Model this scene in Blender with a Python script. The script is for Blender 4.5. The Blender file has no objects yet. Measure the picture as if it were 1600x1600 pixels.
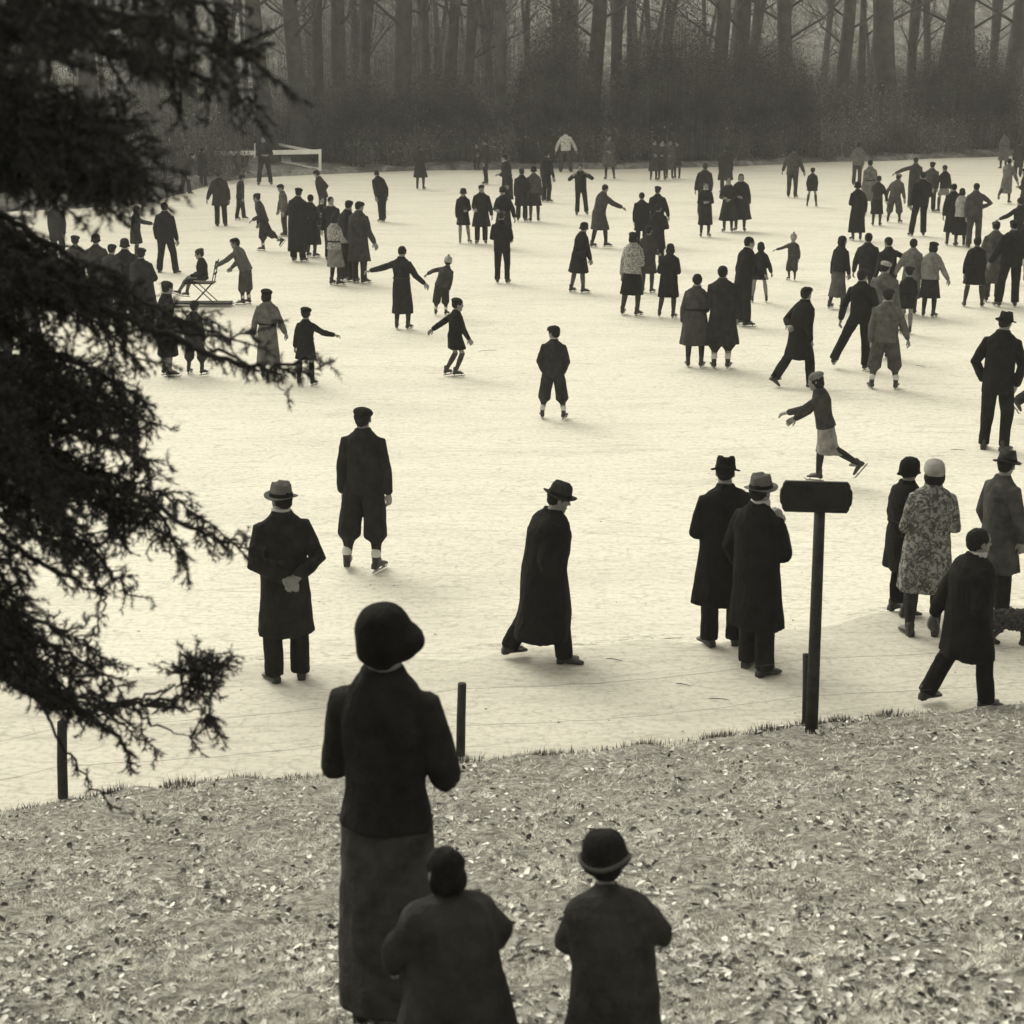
import bpy, math, random
import numpy as np
from mathutils import Vector, Matrix, noise
R=math.radians
SC=bpy.context.scene
COL=SC.collection

# ---------------------------------------------------------------- camera
CZ=5.5; FPX=2600.0; PITCH=math.atan(723/FPX)
cam_d=bpy.data.cameras.new('camera'); cam=bpy.data.objects.new('camera',cam_d); COL.objects.link(cam)
cam.location=(0,0,CZ); cam.rotation_euler=(R(90)-PITCH,0,0)
cam_d.sensor_width=36; cam_d.lens=36*FPX/1600; cam_d.clip_start=.1; cam_d.clip_end=2000
cam_d.dof.use_dof=True; cam_d.dof.focus_distance=22; cam_d.dof.aperture_fstop=5.0
SC.camera=cam
# ---------------------------------------------------------------- sky, sun, exposure
TINT=(1.0,.962,.80)
SUN_EL=R(38); SUN_AZ=R(-35)      # azimuth from +Y towards +X : beyond the lake, to the left
w=bpy.data.worlds.new('World'); SC.world=w; w.use_nodes=True
nt=w.node_tree; bg=nt.nodes['Background']
sky=nt.nodes.new('ShaderNodeTexSky'); sky.sky_type='NISHITA'; sky.sun_disc=False
sky.sun_elevation=SUN_EL; sky.sun_rotation=SUN_AZ; sky.dust_density=4; sky.air_density=1.5
bw=nt.nodes.new('ShaderNodeRGBToBW'); nt.links.new(sky.outputs[0],bw.inputs[0])
mul=nt.nodes.new('ShaderNodeMixRGB'); mul.blend_type='MULTIPLY'; mul.inputs[0].default_value=1
mul.inputs[2].default_value=(*TINT,1); nt.links.new(bw.outputs[0],mul.inputs[1]); nt.links.new(mul.outputs[0],bg.inputs[0])
bg.inputs[1].default_value=.15
sd=bpy.data.lights.new('sun','SUN'); sd.energy=.5; sd.angle=R(85); sd.color=(1,.96,.80)
sun=bpy.data.objects.new('sun',sd); COL.objects.link(sun)
sv=Vector((math.sin(SUN_AZ)*math.cos(SUN_EL),math.cos(SUN_AZ)*math.cos(SUN_EL),math.sin(SUN_EL)))
sun.rotation_euler=sv.to_track_quat('Z','Y').to_euler(); sun.location=sv*60
SC.view_settings.view_transform='Standard'; SC.view_settings.look='None'; SC.view_settings.gamma=1
SC.view_settings.exposure=.80

# ---------------------------------------------------------------- pixel (1600 grid) -> world helpers
def ray(px,py):
    u=(px-800); v=(py-800); c,s=math.cos(PITCH),math.sin(PITCH)
    return Vector((u,FPX*c-v*s,-(FPX*s+v*c)))
def P(px,py,z=0.0):
    d=ray(px,py); t=(z-CZ)/d.z; return Vector((0,0,CZ))+d*t
def PD(px,py,Y):
    d=ray(px,py); return Vector((0,0,CZ))+d*(Y/d.y)

# ---------------------------------------------------------------- mesh helpers
class MB:
    def __init__(s): s.v=[]; s.f=[]
    def add(s,v,f):
        o=len(s.v); s.v.extend([tuple(p) for p in v]); s.f.extend([tuple(i+o for i in q) for q in f])
    def loft(s,rings):                       # rings: list of lists of points (equal n)
        n=len(rings[0]); v=[p for r in rings for p in r]; f=[]
        for i in range(len(rings)-1):
            for j in range(n):
                a=i*n+j; b=i*n+(j+1)%n; f.append((a,b,b+n,a+n))
        c0=len(v); v.append(sum((Vector(p) for p in rings[0]),Vector())/n); v.append(sum((Vector(p) for p in rings[-1]),Vector())/n)
        for j in range(n): f.append((c0,(j+1)%n,j)); a=(len(rings)-1)*n; f.append((c0+1,a+j,a+(j+1)%n))
        s.add(v,f)
    def tube(s,pts,rad,n=10,flat=1.0,up=(0,0,1),round_=True):
        pts=[Vector(p) for p in pts]; rad=list(rad) if hasattr(rad,'__len__') else [rad]*len(pts)
        if round_:
            d0=(pts[0]-pts[1]).normalized(); d1=(pts[-1]-pts[-2]).normalized()
            r0,r1=rad[0],rad[-1]
            pts=[pts[0]+d0*r0*.85,pts[0]+d0*r0*.5]+pts+[pts[-1]+d1*r1*.5,pts[-1]+d1*r1*.85]
            rad=[r0*.45,r0*.85]+rad+[r1*.85,r1*.45]
        rings=[]; up=Vector(up); prev=None
        for i,p in enumerate(pts):
            t=(pts[min(i+1,len(pts)-1)]-pts[max(i-1,0)]).normalized()
            if prev is None:
                u=up.cross(t)
                if u.length<.05: u=Vector((1,0,0)).cross(t)
            else: u=prev-t*prev.dot(t)
            u.normalize(); prev=u; v=t.cross(u)
            rings.append([p+u*math.cos(a)*rad[i]+v*math.sin(a)*rad[i]*flat for a in [2*math.pi*k/n for k in range(n)]])
        s.loft(rings)
    def ell(s,c,r,n=14,m=9,M=None):
        c=Vector(c); v=[];f=[]
        rings=[]
        for i in range(1,m):
            ph=math.pi*i/m; z=-math.cos(ph); q=math.sin(ph); ring=[]
            for k in range(n):
                a=2*math.pi*k/n; p=Vector((r[0]*q*math.cos(a),r[1]*q*math.sin(a),r[2]*z))
                if M is not None: p=M@p
                ring.append(c+p)
            rings.append(ring)
        s.loft(rings)
    def lathe(s,prof,n=20,M=None,c=(0,0,0),fn=None):
        c=Vector(c); rings=[]
        for (r,z) in prof:
            ring=[]
            for k in range(n):
                a=2*math.pi*k/n; p=Vector((r*math.cos(a),r*math.sin(a),z))
                if fn: p=fn(p,a)
                if M is not None: p=M@p
                ring.append(c+p)
            rings.append(ring)
        s.loft(rings)
    def box(s,c,h,M=None):
        c=Vector(c); v=[]
        for x in(-1,1):
            for y in(-1,1):
                for z in(-1,1):
                    p=Vector((x*h[0],y*h[1],z*h[2])); 
                    if M is not None: p=M@p
                    v.append(c+p)
        s.add(v,[(0,1,3,2),(4,6,7,5),(0,4,5,1),(2,3,7,6),(0,2,6,4),(1,5,7,3)])
    def build(s,name,mat,parent=None,smooth=True):
        me=bpy.data.meshes.new(name); me.from_pydata(s.v,[],s.f); me.validate(); me.update()
        if smooth: me.polygons.foreach_set('use_smooth',[True]*len(me.polygons))
        o=bpy.data.objects.new(name,me); me.materials.append(mat); COL.objects.link(o)
        if parent: o.parent=parent
        return o
def npmesh(name,V,F,mat,parent=None,smooth=False):     # numpy verts + constant size faces
    me=bpy.data.meshes.new(name); k=F.shape[1]
    me.vertices.add(len(V)); me.vertices.foreach_set('co',V.astype(np.float32).ravel())
    me.loops.add(F.size); me.loops.foreach_set('vertex_index',F.astype(np.int32).ravel())
    me.polygons.add(len(F)); me.polygons.foreach_set('loop_start',(np.arange(len(F))*k).astype(np.int32))
    try: me.polygons.foreach_set('loop_total',np.full(len(F),k,np.int32))
    except Exception: pass
    me.update(calc_edges=True); me.validate()
    if smooth: me.polygons.foreach_set('use_smooth',np.ones(len(F),bool))
    me.materials.append(mat)
    o=bpy.data.objects.new(name,me); COL.objects.link(o)
    if parent: o.parent=parent
    return o
def empty(name,loc=(0,0,0),rz=0):
    o=bpy.data.objects.new(name,None); COL.objects.link(o); o.location=loc; o.rotation_euler=(0,0,rz)
    o.empty_display_size=.1; return o
def tag(o,label=None,cat=None,group=None,kind=None):
    if label: o['label']=label
    if cat: o['category']=cat
    if group: o['group']=group
    if kind: o['kind']=kind
    return o
JOBS=[]
def remesh(o,vox,sm=3,wr=0.0,ws=9.0):
    m=o.modifiers.new('r','REMESH'); m.mode='VOXEL'; m.voxel_size=vox; m.use_smooth_shade=True
    if sm: s=o.modifiers.new('s','SMOOTH'); s.factor=.5; s.iterations=sm
    JOBS.append((o,wr,ws)); return o
def run_jobs():
    bpy.context.view_layer.update(); dg=bpy.context.evaluated_depsgraph_get()
    out=[bpy.data.meshes.new_from_object(o.evaluated_get(dg)) for o,_,_ in JOBS]
    for (o,wr,ws),me in zip(JOBS,out):
        mat=o.data.materials[0]; o.modifiers.clear(); o.data=me; me.name=o.name
        me.materials.clear(); me.materials.append(mat)
        me.polygons.foreach_set('use_smooth',[True]*len(me.polygons))
        if wr:
            off=Vector((random.random()*50,random.random()*50,0))
            n=len(me.vertices); co=np.empty(n*3,np.float32); no=np.empty(n*3,np.float32)
            me.vertices.foreach_get('co',co); me.vertex_normals.foreach_get('vector',no); co=co.reshape(-1,3)
            q=co*np.array([ws,ws,ws*.38])+np.array(off); fn=noise.noise
            d=np.array([1.1*fn(p)+.6*(1-2*abs(fn(p2))) for p,p2 in zip(q.tolist(),(q*1.9+7).tolist())],np.float32)
            co+=no.reshape(-1,3)*(d*wr)[:,None]; me.vertices.foreach_set('co',co.ravel()); me.update()
    JOBS.clear()

# ---------------------------------------------------------------- materials
def newmat(name):
    m=bpy.data.materials.new(name); m.use_nodes=True; nt=m.node_tree
    return m,nt,nt.nodes['Principled BSDF']
def ramp(nt,fac,stops):
    r=nt.nodes.new('ShaderNodeValToRGB'); e=r.color_ramp.elements
    while len(e)<len(stops): e.new(.5)
    for el,(p,c) in zip(e,stops): el.position=p; el.color=(c,c*.99,c*.95,1) if not hasattr(c,'__len__') else (*c,1)
    nt.links.new(fac,r.inputs[0]); return r
def noise_n(nt,scale,detail=4,rough=.55,vec=None,dist=0):
    n=nt.nodes.new('ShaderNodeTexNoise'); n.inputs['Scale'].default_value=scale; n.inputs['Detail'].default_value=detail
    n.inputs['Roughness'].default_value=rough; n.inputs['Distortion'].default_value=dist
    if vec: nt.links.new(vec,n.inputs['Vector'])
    return n
def bump(nt,bs,h,st,dist=.01):
    b=nt.nodes.new('ShaderNodeBump'); b.inputs['Strength'].default_value=st; b.inputs['Distance'].default_value=dist
    nt.links.new(h,b.inputs['Height']); nt.links.new(b.outputs[0],bs.inputs['Normal'])
def simple(name,c,rough=.8,var=.35,scale=12,bst=.4,bsc=60,spec=.25,obj=True):
    m,nt,b=newmat(name); tc=nt.nodes.new('ShaderNodeTexCoord')
    n=noise_n(nt,scale,5,.6,tc.outputs['Object']); r=ramp(nt,n.outputs[0],[(.3,c*(1-var)),(.7,c*(1+var))])
    nt.links.new(r.outputs[0],b.inputs['Base Color']); b.inputs['Roughness'].default_value=rough
    b.inputs['Specular IOR Level'].default_value=spec
    if bst: n2=noise_n(nt,bsc,3,.6,tc.outputs['Object']); bump(nt,b,n2.outputs[0],bst,.01)
    return m
CLOTH={}
def cloth(c):
    k=round(c,3)
    if k not in CLOTH: CLOTH[k]=simple('wool_cloth_%g'%k,c*.8,.95,.45,9,.8,55,.08)
    return CLOTH[k]
def pattern(name,lo,hi,scale,th=.5):
    m,nt,b=newmat(name); tc=nt.nodes.new('ShaderNodeTexCoord'); n=noise_n(nt,scale,3,.7,tc.outputs['Object'],1.2)
    r=ramp(nt,n.outputs[0],[(th-.07,lo),(th+.07,hi)]); nt.links.new(r.outputs[0],b.inputs['Base Color']); b.inputs['Roughness'].default_value=.95
    b.inputs['Specular IOR Level'].default_value=.1; bump(nt,b,n.outputs[0],.5,.01); return m
SKIN=simple('skin',.20,.6,.12,9,.1,80,.3)
HAIRM=simple('hair',.012,.85,.4,40,.5,120,.12)
SHOEM=simple('leather_shoe',.015,.45,.3,14,.2,60,.45)
STEEL=simple('skate_steel',.35,.35,.2,20,0); 
EYEM=simple('eye',.02,.3,0,5,0)
WHITEC=simple('white_linen',.42,.9,.08,10,.2)
SOCK=simple('white_sock',.55,.9,.1,10,.2)
FLORAL=pattern('mottled_fur',.06,.27,19,.52)
PLAID=pattern('speckled_tweed',.09,.42,30,.5)
HAZE=True

# ================================================================ GROUND, ICE, SHORE
def interp(pts): 
    xs=np.array([q[0] for q in pts]); ys=np.array([q[1] for q in pts]); return lambda x: np.interp(x,xs,ys)
def line_px(px,z):
    w_=[P(a,b,z) for a,b in px]; return [(q.x,q.y) for q in w_]
e_=line_px([(0,1264),(95,1247),(200,1228),(330,1214),(500,1206),(720,1184),(950,1166),(1150,1142),(1260,1126),(1400,1110),(1600,1096)],.13)
e_=[(-40,e_[0][1]-6.5)]+[(-8,e_[0][1]-.75)]+e_+[(9,e_[-1][1]+.7),(40,e_[-1][1]+4)]
Ye=interp(e_)
l_=line_px([(0,1066),(250,1052),(430,1040),(640,1022),(900,1012),(1100,996),(1330,968),(1600,938)],.04)
l_=[(-45,l_[0][1]-4),(-9,l_[0][1]-.5)]+l_+[(10,l_[-1][1]+1.1),(45,l_[-1][1]+7)]
Yl=interp(l_)
s_=line_px([(-300,350),(240,318),(330,286),(400,277),(500,271),(700,266),(900,264),(1100,261),(1300,254),(1600,242),(1900,236)],0)
s_=[(-150,50)]+s_+[(150,100)]
Ys=interp(s_)
def fbm(x,y,s,o=3,seed=0.0):
    x=np.asarray(x,float); y=np.asarray(y,float); out=np.zeros(x.shape); f=out.ravel(); X=x.ravel();Yy=y.ravel()
    for i in range(f.size): f[i]=noise.fractal(Vector((X[i]*s,Yy[i]*s,seed)),.8,2.0,o)
    return out
def bank_h(x,y):
    t=Ye(x)-y; tt=np.clip(t,0,13.5)
    h=.08+.045*(1-np.exp(-tt/.12))+.235*tt+.0065*tt*tt+np.clip(t-13.5,0,12)*.10
    return np.where(t<0,.08+np.clip(t,-1,0)*.5,h)
def G(px,py):                                    # where the pixel's ray meets the bank
    d=ray(px,py); o=Vector((0,0,CZ)); lo=0
    for i in range(1,3000):
        t=i*.01/ d.y; q=o+d*t
        if q.z<=float(bank_h(q.x,q.y)) or q.z<.08: return q
    return q
def grid(name,xs,ys_fn,zf,mat,smooth=True):
    V=[];nx=len(xs)
    Yg=np.array([ys_fn(x) for x in xs]).T          # rows
    Xg=np.tile(np.array(xs),(Yg.shape[0],1)); Zg=zf(Xg,Yg)
    V=np.stack([Xg,Yg,Zg],-1).reshape(-1,3); ny=Yg.shape[0]
    I=np.arange(ny*nx).reshape(ny,nx); F=np.stack([I[:-1,:-1],I[:-1,1:],I[1:,1:],I[1:,:-1]],-1).reshape(-1,4)
    return npmesh(name,V,F,mat,None,smooth)
# --- ice material
def ice_mat(name,base,dirt):
    m,nt,b=newmat(name); tc=nt.nodes.new('ShaderNodeTexCoord'); O=tc.outputs['Object']
    mp=nt.nodes.new('ShaderNodeMapping'); mp.inputs['Scale'].default_value=(.5,1.6,1); mp.inputs['Rotation'].default_value=(0,0,R(-6)); nt.links.new(O,mp.inputs[0])
    n1=noise_n(nt,.55,7,.62,mp.outputs[0],.6); r1=ramp(nt,n1.outputs[0],[(.30,base*dirt),(.52,base),(1,base*1.05)])
    n3=noise_n(nt,14,5,.75,O); r3=ramp(nt,n3.outputs[0],[(.28,.70),(.52,1.0)])
    mp2=nt.nodes.new('ShaderNodeMapping'); mp2.inputs['Scale'].default_value=(.6,3.2,1); mp2.inputs['Rotation'].default_value=(0,0,R(12)); nt.links.new(O,mp2.inputs[0])
    n4=noise_n(nt,2.2,6,.7,mp2.outputs[0],1.5); r4=ramp(nt,n4.outputs[0],[(.33,.84),(.47,1.0)])
    x1=nt.nodes.new('ShaderNodeMixRGB'); x1.blend_type='MULTIPLY'; x1.inputs[0].default_value=1; nt.links.new(r1.outputs[0],x1.inputs[1]); nt.links.new(r3.outputs[0],x1.inputs[2])
    x2=nt.nodes.new('ShaderNodeMixRGB'); x2.blend_type='MULTIPLY'; x2.inputs[0].default_value=1; nt.links.new(x1.outputs[0],x2.inputs[1]); nt.links.new(r4.outputs[0],x2.inputs[2])
    # skate scratches: thin curved lines
    last=x2
    for sc,ro in((.9,20),(1.3,-35),(1.9,60),(2.6,5)):
        mp3=nt.nodes.new('ShaderNodeMapping'); mp3.inputs['Rotation'].default_value=(0,0,R(ro)); mp3.inputs['Scale'].default_value=(.22,1,1); nt.links.new(O,mp3.inputs[0])
        nn=noise_n(nt,sc,2,.4,mp3.outputs[0],.3)
        mm=nt.nodes.new('ShaderNodeMath'); mm.operation='PINGPONG'; mm.inputs[1].default_value=.03; nt.links.new(nn.outputs[0],mm.inputs[0])
        rr=ramp(nt,mm.outputs[0],[(0,.80),(.0016,1.0)])
        x3=nt.nodes.new('ShaderNodeMixRGB'); x3.blend_type='MULTIPLY'; x3.inputs[0].default_value=.75; nt.links.new(last.outputs[0],x3.inputs[1]); nt.links.new(rr.outputs[0],x3.inputs[2]); last=x3
    cool=nt.nodes.new('ShaderNodeMixRGB'); cool.blend_type='MULTIPLY'; cool.inputs[0].default_value=1; cool.inputs[2].default_value=(.96,.985,1.13,1); nt.links.new(last.outputs[0],cool.inputs[1]); nt.links.new(cool.outputs[0],b.inputs['Base Color']); b.inputs['Roughness'].default_value=.9; b.inputs['Specular IOR Level'].default_value=.08
    ad=nt.nodes.new('ShaderNodeMath'); ad.operation='ADD'; nt.links.new(n3.outputs[0],ad.inputs[0]); nt.links.new(n4.outputs[0],ad.inputs[1])
    bump(nt,b,ad.outputs[0],.12,.02); return m
ICE=ice_mat('snowy_ice',.80,.88); SNOWP=ice_mat('trodden_snow',.68,.84)
xs=list(np.concatenate([np.linspace(-150,-20,14),np.linspace(-19,19,77),np.linspace(20,150,14)]))
ice=grid('ice',xs,lambda x:np.concatenate([np.linspace(-2,30,60),np.linspace(31,110,40)]),lambda X,Y:.012*fbm(X,Y,.35,3)+0*X-.006,ICE); tag(ice,kind='structure')
def path_h(X,Y):
    u=np.clip((Yl(X)+.10*np.sin(X*2.1)+.07*np.sin(X*5.3+1)-Y)/.16,-1,1)
    return np.where(u<0,u*.10,.08*np.sqrt(np.clip(u,0,1)))+.010*fbm(X,Y,1.1,3,4)*(u>=1)+.0
def pathys(x):
    a=Ye(x)-.9; b=Yl(x); return np.concatenate([np.linspace(a,b-.6,26),np.linspace(b-.55,b+.45,30)])
xs=list(np.concatenate([np.linspace(-45,-8,20),np.linspace(-7.9,7.9,330),np.linspace(8,45,20)]))
pth=grid('path',xs,pathys,path_h,SNOWP); tag(pth,kind='structure')
# --- grassy bank
def grass_ground():
    m,nt,b=newmat('frosted_turf'); tc=nt.nodes.new('ShaderNodeTexCoord'); O=tc.outputs['Object']
    n=noise_n(nt,16,7,.8,O,.6); r=ramp(nt,n.outputs[0],[(.30,.07),(.44,.20),(.58,.48),(.74,.80)])
    n2=noise_n(nt,1.6,4,.6,O); r2=ramp(nt,n2.outputs[0],[(.3,.75),(.7,1.1)])
    x=nt.nodes.new('ShaderNodeMixRGB'); x.blend_type='MULTIPLY'; x.inputs[0].default_value=1; nt.links.new(r.outputs[0],x.inputs[1]); nt.links.new(r2.outputs[0],x.inputs[2])
    nt.links.new(x.outputs[0],b.inputs['Base Color']); b.inputs['Roughness'].default_value=.95; b.inputs['Specular IOR Level'].default_value=.1; bump(nt,b,n.outputs[0],.9,.04); return m
def island_mat(name,stops,rough=.8,trans=0):
    m,nt,b=newmat(name); g=nt.nodes.new('ShaderNodeNewGeometry'); r=ramp(nt,g.outputs['Random Per Island'],stops)
    if trans:
        tc=nt.nodes.new('ShaderNodeTexCoord'); nn=noise_n(nt,trans,4,.65,tc.outputs['Object']); r2=ramp(nt,nn.outputs[0],[(.38,.30),(.60,1.35)]); x=nt.nodes.new('ShaderNodeMixRGB'); x.blend_type='MULTIPLY'; x.inputs[0].default_value=1; nt.links.new(r.outputs[0],x.inputs[1]); nt.links.new(r2.outputs[0],x.inputs[2]); r=x
    nt.links.new(r.outputs[0],b.inputs['Base Color']); b.inputs['Roughness'].default_value=rough; b.inputs['Specular IOR Level'].default_value=.2; return m
TURF=grass_ground()
xs=list(np.concatenate([np.linspace(-40,-6.5,18),np.linspace(-6.4,6.4,190),np.linspace(6.5,40,18)]))
bank=grid('ground',xs,lambda x:np.concatenate([np.linspace(-18,1.5,18),np.linspace(1.6,float(Ye(x))+.5,170)]),lambda X,Y:bank_h(X,Y)+.05*fbm(X,Y,2.6,6,7)*(Ye(X)-Y>-.05),TURF); tag(bank,kind='structure')
rng=np.random.default_rng(5)
def scatter(n,y0=None,clump=False):
    # more where the camera sees it, thinning backwards
    px=rng.uniform(-60,1660,n); py=rng.uniform(1085,1760,n); X=[];Y=[]
    u=px-800; v=py-800; c,s=math.cos(PITCH),math.sin(PITCH)
    dy=FPX*c-v*s; dz=-(FPX*s+v*c)
    t=np.full(n,3.0)
    for _ in range(60):                              # fixed-point march on height
        x=u*t/dy; z=bank_h(x,t); t=np.clip(.6*t+.4*((z-CZ)/dz*dy),1.2,30)
    x=u*t/dy+rng.normal(0,.04,n); y=t+rng.normal(0,.04,n)
    k=(Ye(x)-y)>-.02
    if clump:
        f=fbm(x,y,1.7,3,11)+.6*fbm(x,y,5.5,2,3); k&=rng.uniform(-.55,.75,n)<f
    return x[k],y[k]
def blades(name,n,L,W,flat,mat,clump=0):
    x,y=scatter(n); f=fbm(x,y,6.5,3,21)+.5*fbm(x,y,1.6,2,9); q_=rng.uniform(-.60,.28,len(x))<f; x=x[q_]; y=y[q_]; n=len(x); z=bank_h(x,y)+.0
    a=rng.uniform(0,2*math.pi,n); el=rng.uniform(*flat,n); l=rng.uniform(*L,n); w=rng.uniform(*W,n)
    d=np.stack([np.cos(a)*np.cos(el),np.sin(a)*np.cos(el),np.sin(el)],-1); s=np.stack([-np.sin(a),np.cos(a),np.zeros(n)],-1)
    b=np.stack([x,y,z],-1); V=np.concatenate([b-s*w[:,None],b+s*w[:,None],b+d*l[:,None]],1).reshape(-1,3)
    F=np.arange(n*3).reshape(-1,3); return npmesh(name,V,F,mat)
GR=island_mat('dry_frosted_grass',[(0,.12),(.3,.40),(.7,.70),(1,.85)],.9,11)
g=blades('grass',400000,(.020,.070),(.0012,.0035),(-.05,.75),GR); tag(g,'short dry frosted grass covering the near bank','grass',kind='stuff')
def leaves(name,n,S,mat,lift=(.0,.02)):
    x,y=scatter(n,clump=True); n=len(x); z=bank_h(x,y)+.012+rng.uniform(*lift,n)
    a=rng.uniform(0,6.283,n); sz=rng.uniform(*S,n); Vs=[];
    ux=np.stack([np.cos(a),np.sin(a),rng.normal(0,.3,n)],-1); vx=np.stack([-np.sin(a),np.cos(a),rng.normal(0,.3,n)],-1)
    c=np.stack([x,y,z],-1); up=np.array([0,0,1.0])
    P_=[(-1,0,0),(-.3,.55,.25),(.45,.5,.3),(1,0,.15),(.45,-.5,.3),(-.3,-.55,.25),(.1,0,-.1)]
    V=np.stack([c+(ux*q[0]+vx*q[1]+up*q[2])*sz[:,None]*.5 for q in P_],1).reshape(-1,3)
    tri=[(0,1,6),(1,2,6),(2,3,6),(3,4,6),(4,5,6),(5,0,6)]
    F=np.concatenate([np.arange(n)[:,None]*7+np.array(t)[None] for t in tri]); return npmesh(name,V,F,mat)
LV=island_mat('fallen_leaf',[(0,.03),(.25,.08),(.35,.3),(.7,.6),(1,.9)],.8,0)
g=leaves('leaves',30000,(.012,.055),LV,(-.004,.022)); tag(g,'pale and dark fallen leaves strewn over the grassy bank','leaves',kind='stuff')
# tufts along the edge of the bank
n=9000; x=rng.uniform(-6,7,n); cl=np.sin(x*3.1)+np.sin(x*7.7+1)+np.sin(x*1.3)*.8; kk=rng.uniform(-2.2,2.6,n)<cl; x=x[kk]; n=len(x); y=Ye(x)+rng.normal(0,.035,n)-.02
a=rng.uniform(0,6.283,n); el=rng.uniform(.5,1.5,n); l=rng.uniform(.02,.075,n); d=np.stack([np.cos(a)*np.cos(el),np.sin(a)*np.cos(el),np.sin(el)],-1); s=np.stack([-np.sin(a),np.cos(a),0*a],-1)*rng.uniform(.002,.006,n)[:,None]
cx=np.array([P(q,1190,.08).x for q in(722,690,1215,1290,1335,1130,1420,395,300,850,1010,205)]); ex=(cx[:,None]+rng.normal(0,.07,(12,260))).ravel(); m_=len(ex); x=np.concatenate([x,ex]); y=np.concatenate([y,Ye(ex)+rng.normal(-.03,.03,m_)])
a2=rng.uniform(0,6.283,m_); e2=rng.uniform(.6,1.5,m_); l=np.concatenate([l,rng.uniform(.03,.11,m_)]); d=np.concatenate([d,np.stack([np.cos(a2)*np.cos(e2),np.sin(a2)*np.cos(e2),np.sin(e2)],-1)]); s=np.concatenate([s,np.stack([-np.sin(a2),np.cos(a2),0*a2],-1)*.004]); n=len(x)
b_=np.stack([x,y,np.full(n,.08)],-1); V=np.concatenate([b_-s,b_+s,b_+d*l[:,None]],1).reshape(-1,3)
g=npmesh('grass',V,np.arange(n*3).reshape(-1,3),island_mat('edge_grass',[(0,.03),(.6,.08),(1,.25)])); tag(g,'dark tufts of grass along the edge of the bank','grass',kind='stuff')

# --- far shore and hill
def shore_mat():
    m,nt,b=newmat('woodland_floor'); tc=nt.nodes.new('ShaderNodeTexCoord'); O=tc.outputs['Object']
    mp=nt.nodes.new('ShaderNodeMapping'); mp.inputs['Scale'].default_value=(1,.5,1); nt.links.new(O,mp.inputs[0])
    n=noise_n(nt,1.1,8,.75,mp.outputs[0],.5); r=ramp(nt,n.outputs[0],[(.34,.06),(.48,.15),(.62,.32),(.76,.55)])
    nt.links.new(r.outputs[0],b.inputs['Base Color']); b.inputs['Roughness'].default_value=.95; b.inputs['Specular IOR Level'].default_value=.1; bump(nt,b,n.outputs[0],.6,.2); return m
def far_h(X,Y):
    t=Y-Ys(X)-.25*np.sin(X*.9)-.3*np.sin(X*.37+2); h=np.where(t<0,t*.3,.22*(1-np.exp(-t/.35))+.012*t)
    hill=np.clip((t-30)/60,0,1); return h+14*hill*hill*(3-2*hill)+.10*fbm(X,Y,.5,3,2)*(t>.3)
xs=list(np.concatenate([np.linspace(-220,-45,22),np.linspace(-44,48,200),np.linspace(50,240,22)]))
def farys(x):
    a=float(Ys(x)); return np.concatenate([np.linspace(a-1.2,a+3,26),np.linspace(a+3.3,a+28,28),np.linspace(a+30,a+95,24),[a+180]])
far=grid('hill',xs,farys,far_h,shore_mat()); tag(far,kind='structure')
def FH(x,y): return float(far_h(np.array([[x]]),np.array([[y]]))[0,0])

# ================================================================ WOOD BEYOND THE LAKE
BARK=simple('bark',.075,.9,.6,1.3,.8,22,.15); BARKD=simple('dark_bark',.05,.9,.6,1.6,.8,22,.15)
def rot_about(v,ax,a): return Matrix.Rotation(a,3,ax)@v
def make_tree(seed,rad,h,lean,low=5.5):
    rn=random.Random(seed); tr=MB(); cr=MB(); pts=[];rr=[]
    for i in range(10):
        t=i/9; pts.append(Vector((lean*h*t+.2*math.sin(t*7+seed),.1*math.sin(t*4+seed*2),h*t))); rr.append(rad*(1.35 if i==0 else 1)*(1-.65*t)*rn.uniform(.9,1.12))
    tr.tube(pts,rr,11,1,(0,1,0))
    if seed%2==0:      # a second stem forking off low down
        q0=pts[2]; sg=rn.choice((-1,1)); tr.tube([q0+Vector((sg*(.1+.16*j*j**.3),.05*j,1.6*j)) for j in range(8)],[rad*.62*(1-.09*j) for j in range(8)],9,1,(0,1,0))
    def limb(p,d,l,r,lev,mb):
        q=[p];dd=d.copy();n=4
        for i in range(n):
            dd=(dd+Vector((rn.uniform(-.2,.2),rn.uniform(-.2,.2),rn.uniform(-.05,.2)))).normalized(); q.append(q[-1]+dd*l/n)
        mb.tube(q,[r*(1-.8*i/n) for i in range(n+1)],5 if lev<1 else 3,1,round_=False)
        if lev<3:
            for j in range(4 if lev<2 else 5):
                k=rn.randint(1,n); ax=Vector((rn.uniform(-1,1),rn.uniform(-1,1),rn.uniform(-.3,1))).normalized()
                limb(q[k],(dd+ax*.9).normalized(),l*.55,r*.4,lev+1,cr)
    for i in range(11):
        t=rn.uniform((low if seed%2 else 4.2)/h,.95); k=min(8,int(t*9)); p=pts[k].lerp(pts[k+1],t*9-k); a=rn.uniform(0,6.28)
        limb(p,Vector((math.cos(a),math.sin(a),rn.uniform(.3,1))).normalized(),h*.22*(1.2-t*.6),rad*.22*(1.1-t*.6),0,tr if i<6 else cr)
    return tr,cr
TREES=[]
for i,(rad,h,ln) in enumerate(((.36,19,.01),(.30,18,-.015),(.42,20,.02),(.24,17,.0),(.34,18,-.03))):
    tr,cr=make_tree(i+3,rad,h,ln); root=empty('bare_tree'); a=tr.build('trunk',BARK if i%2 else BARKD,root); b=cr.build('crown',BARKD,root); TREES.append((root,rad))
used=set()
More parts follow.
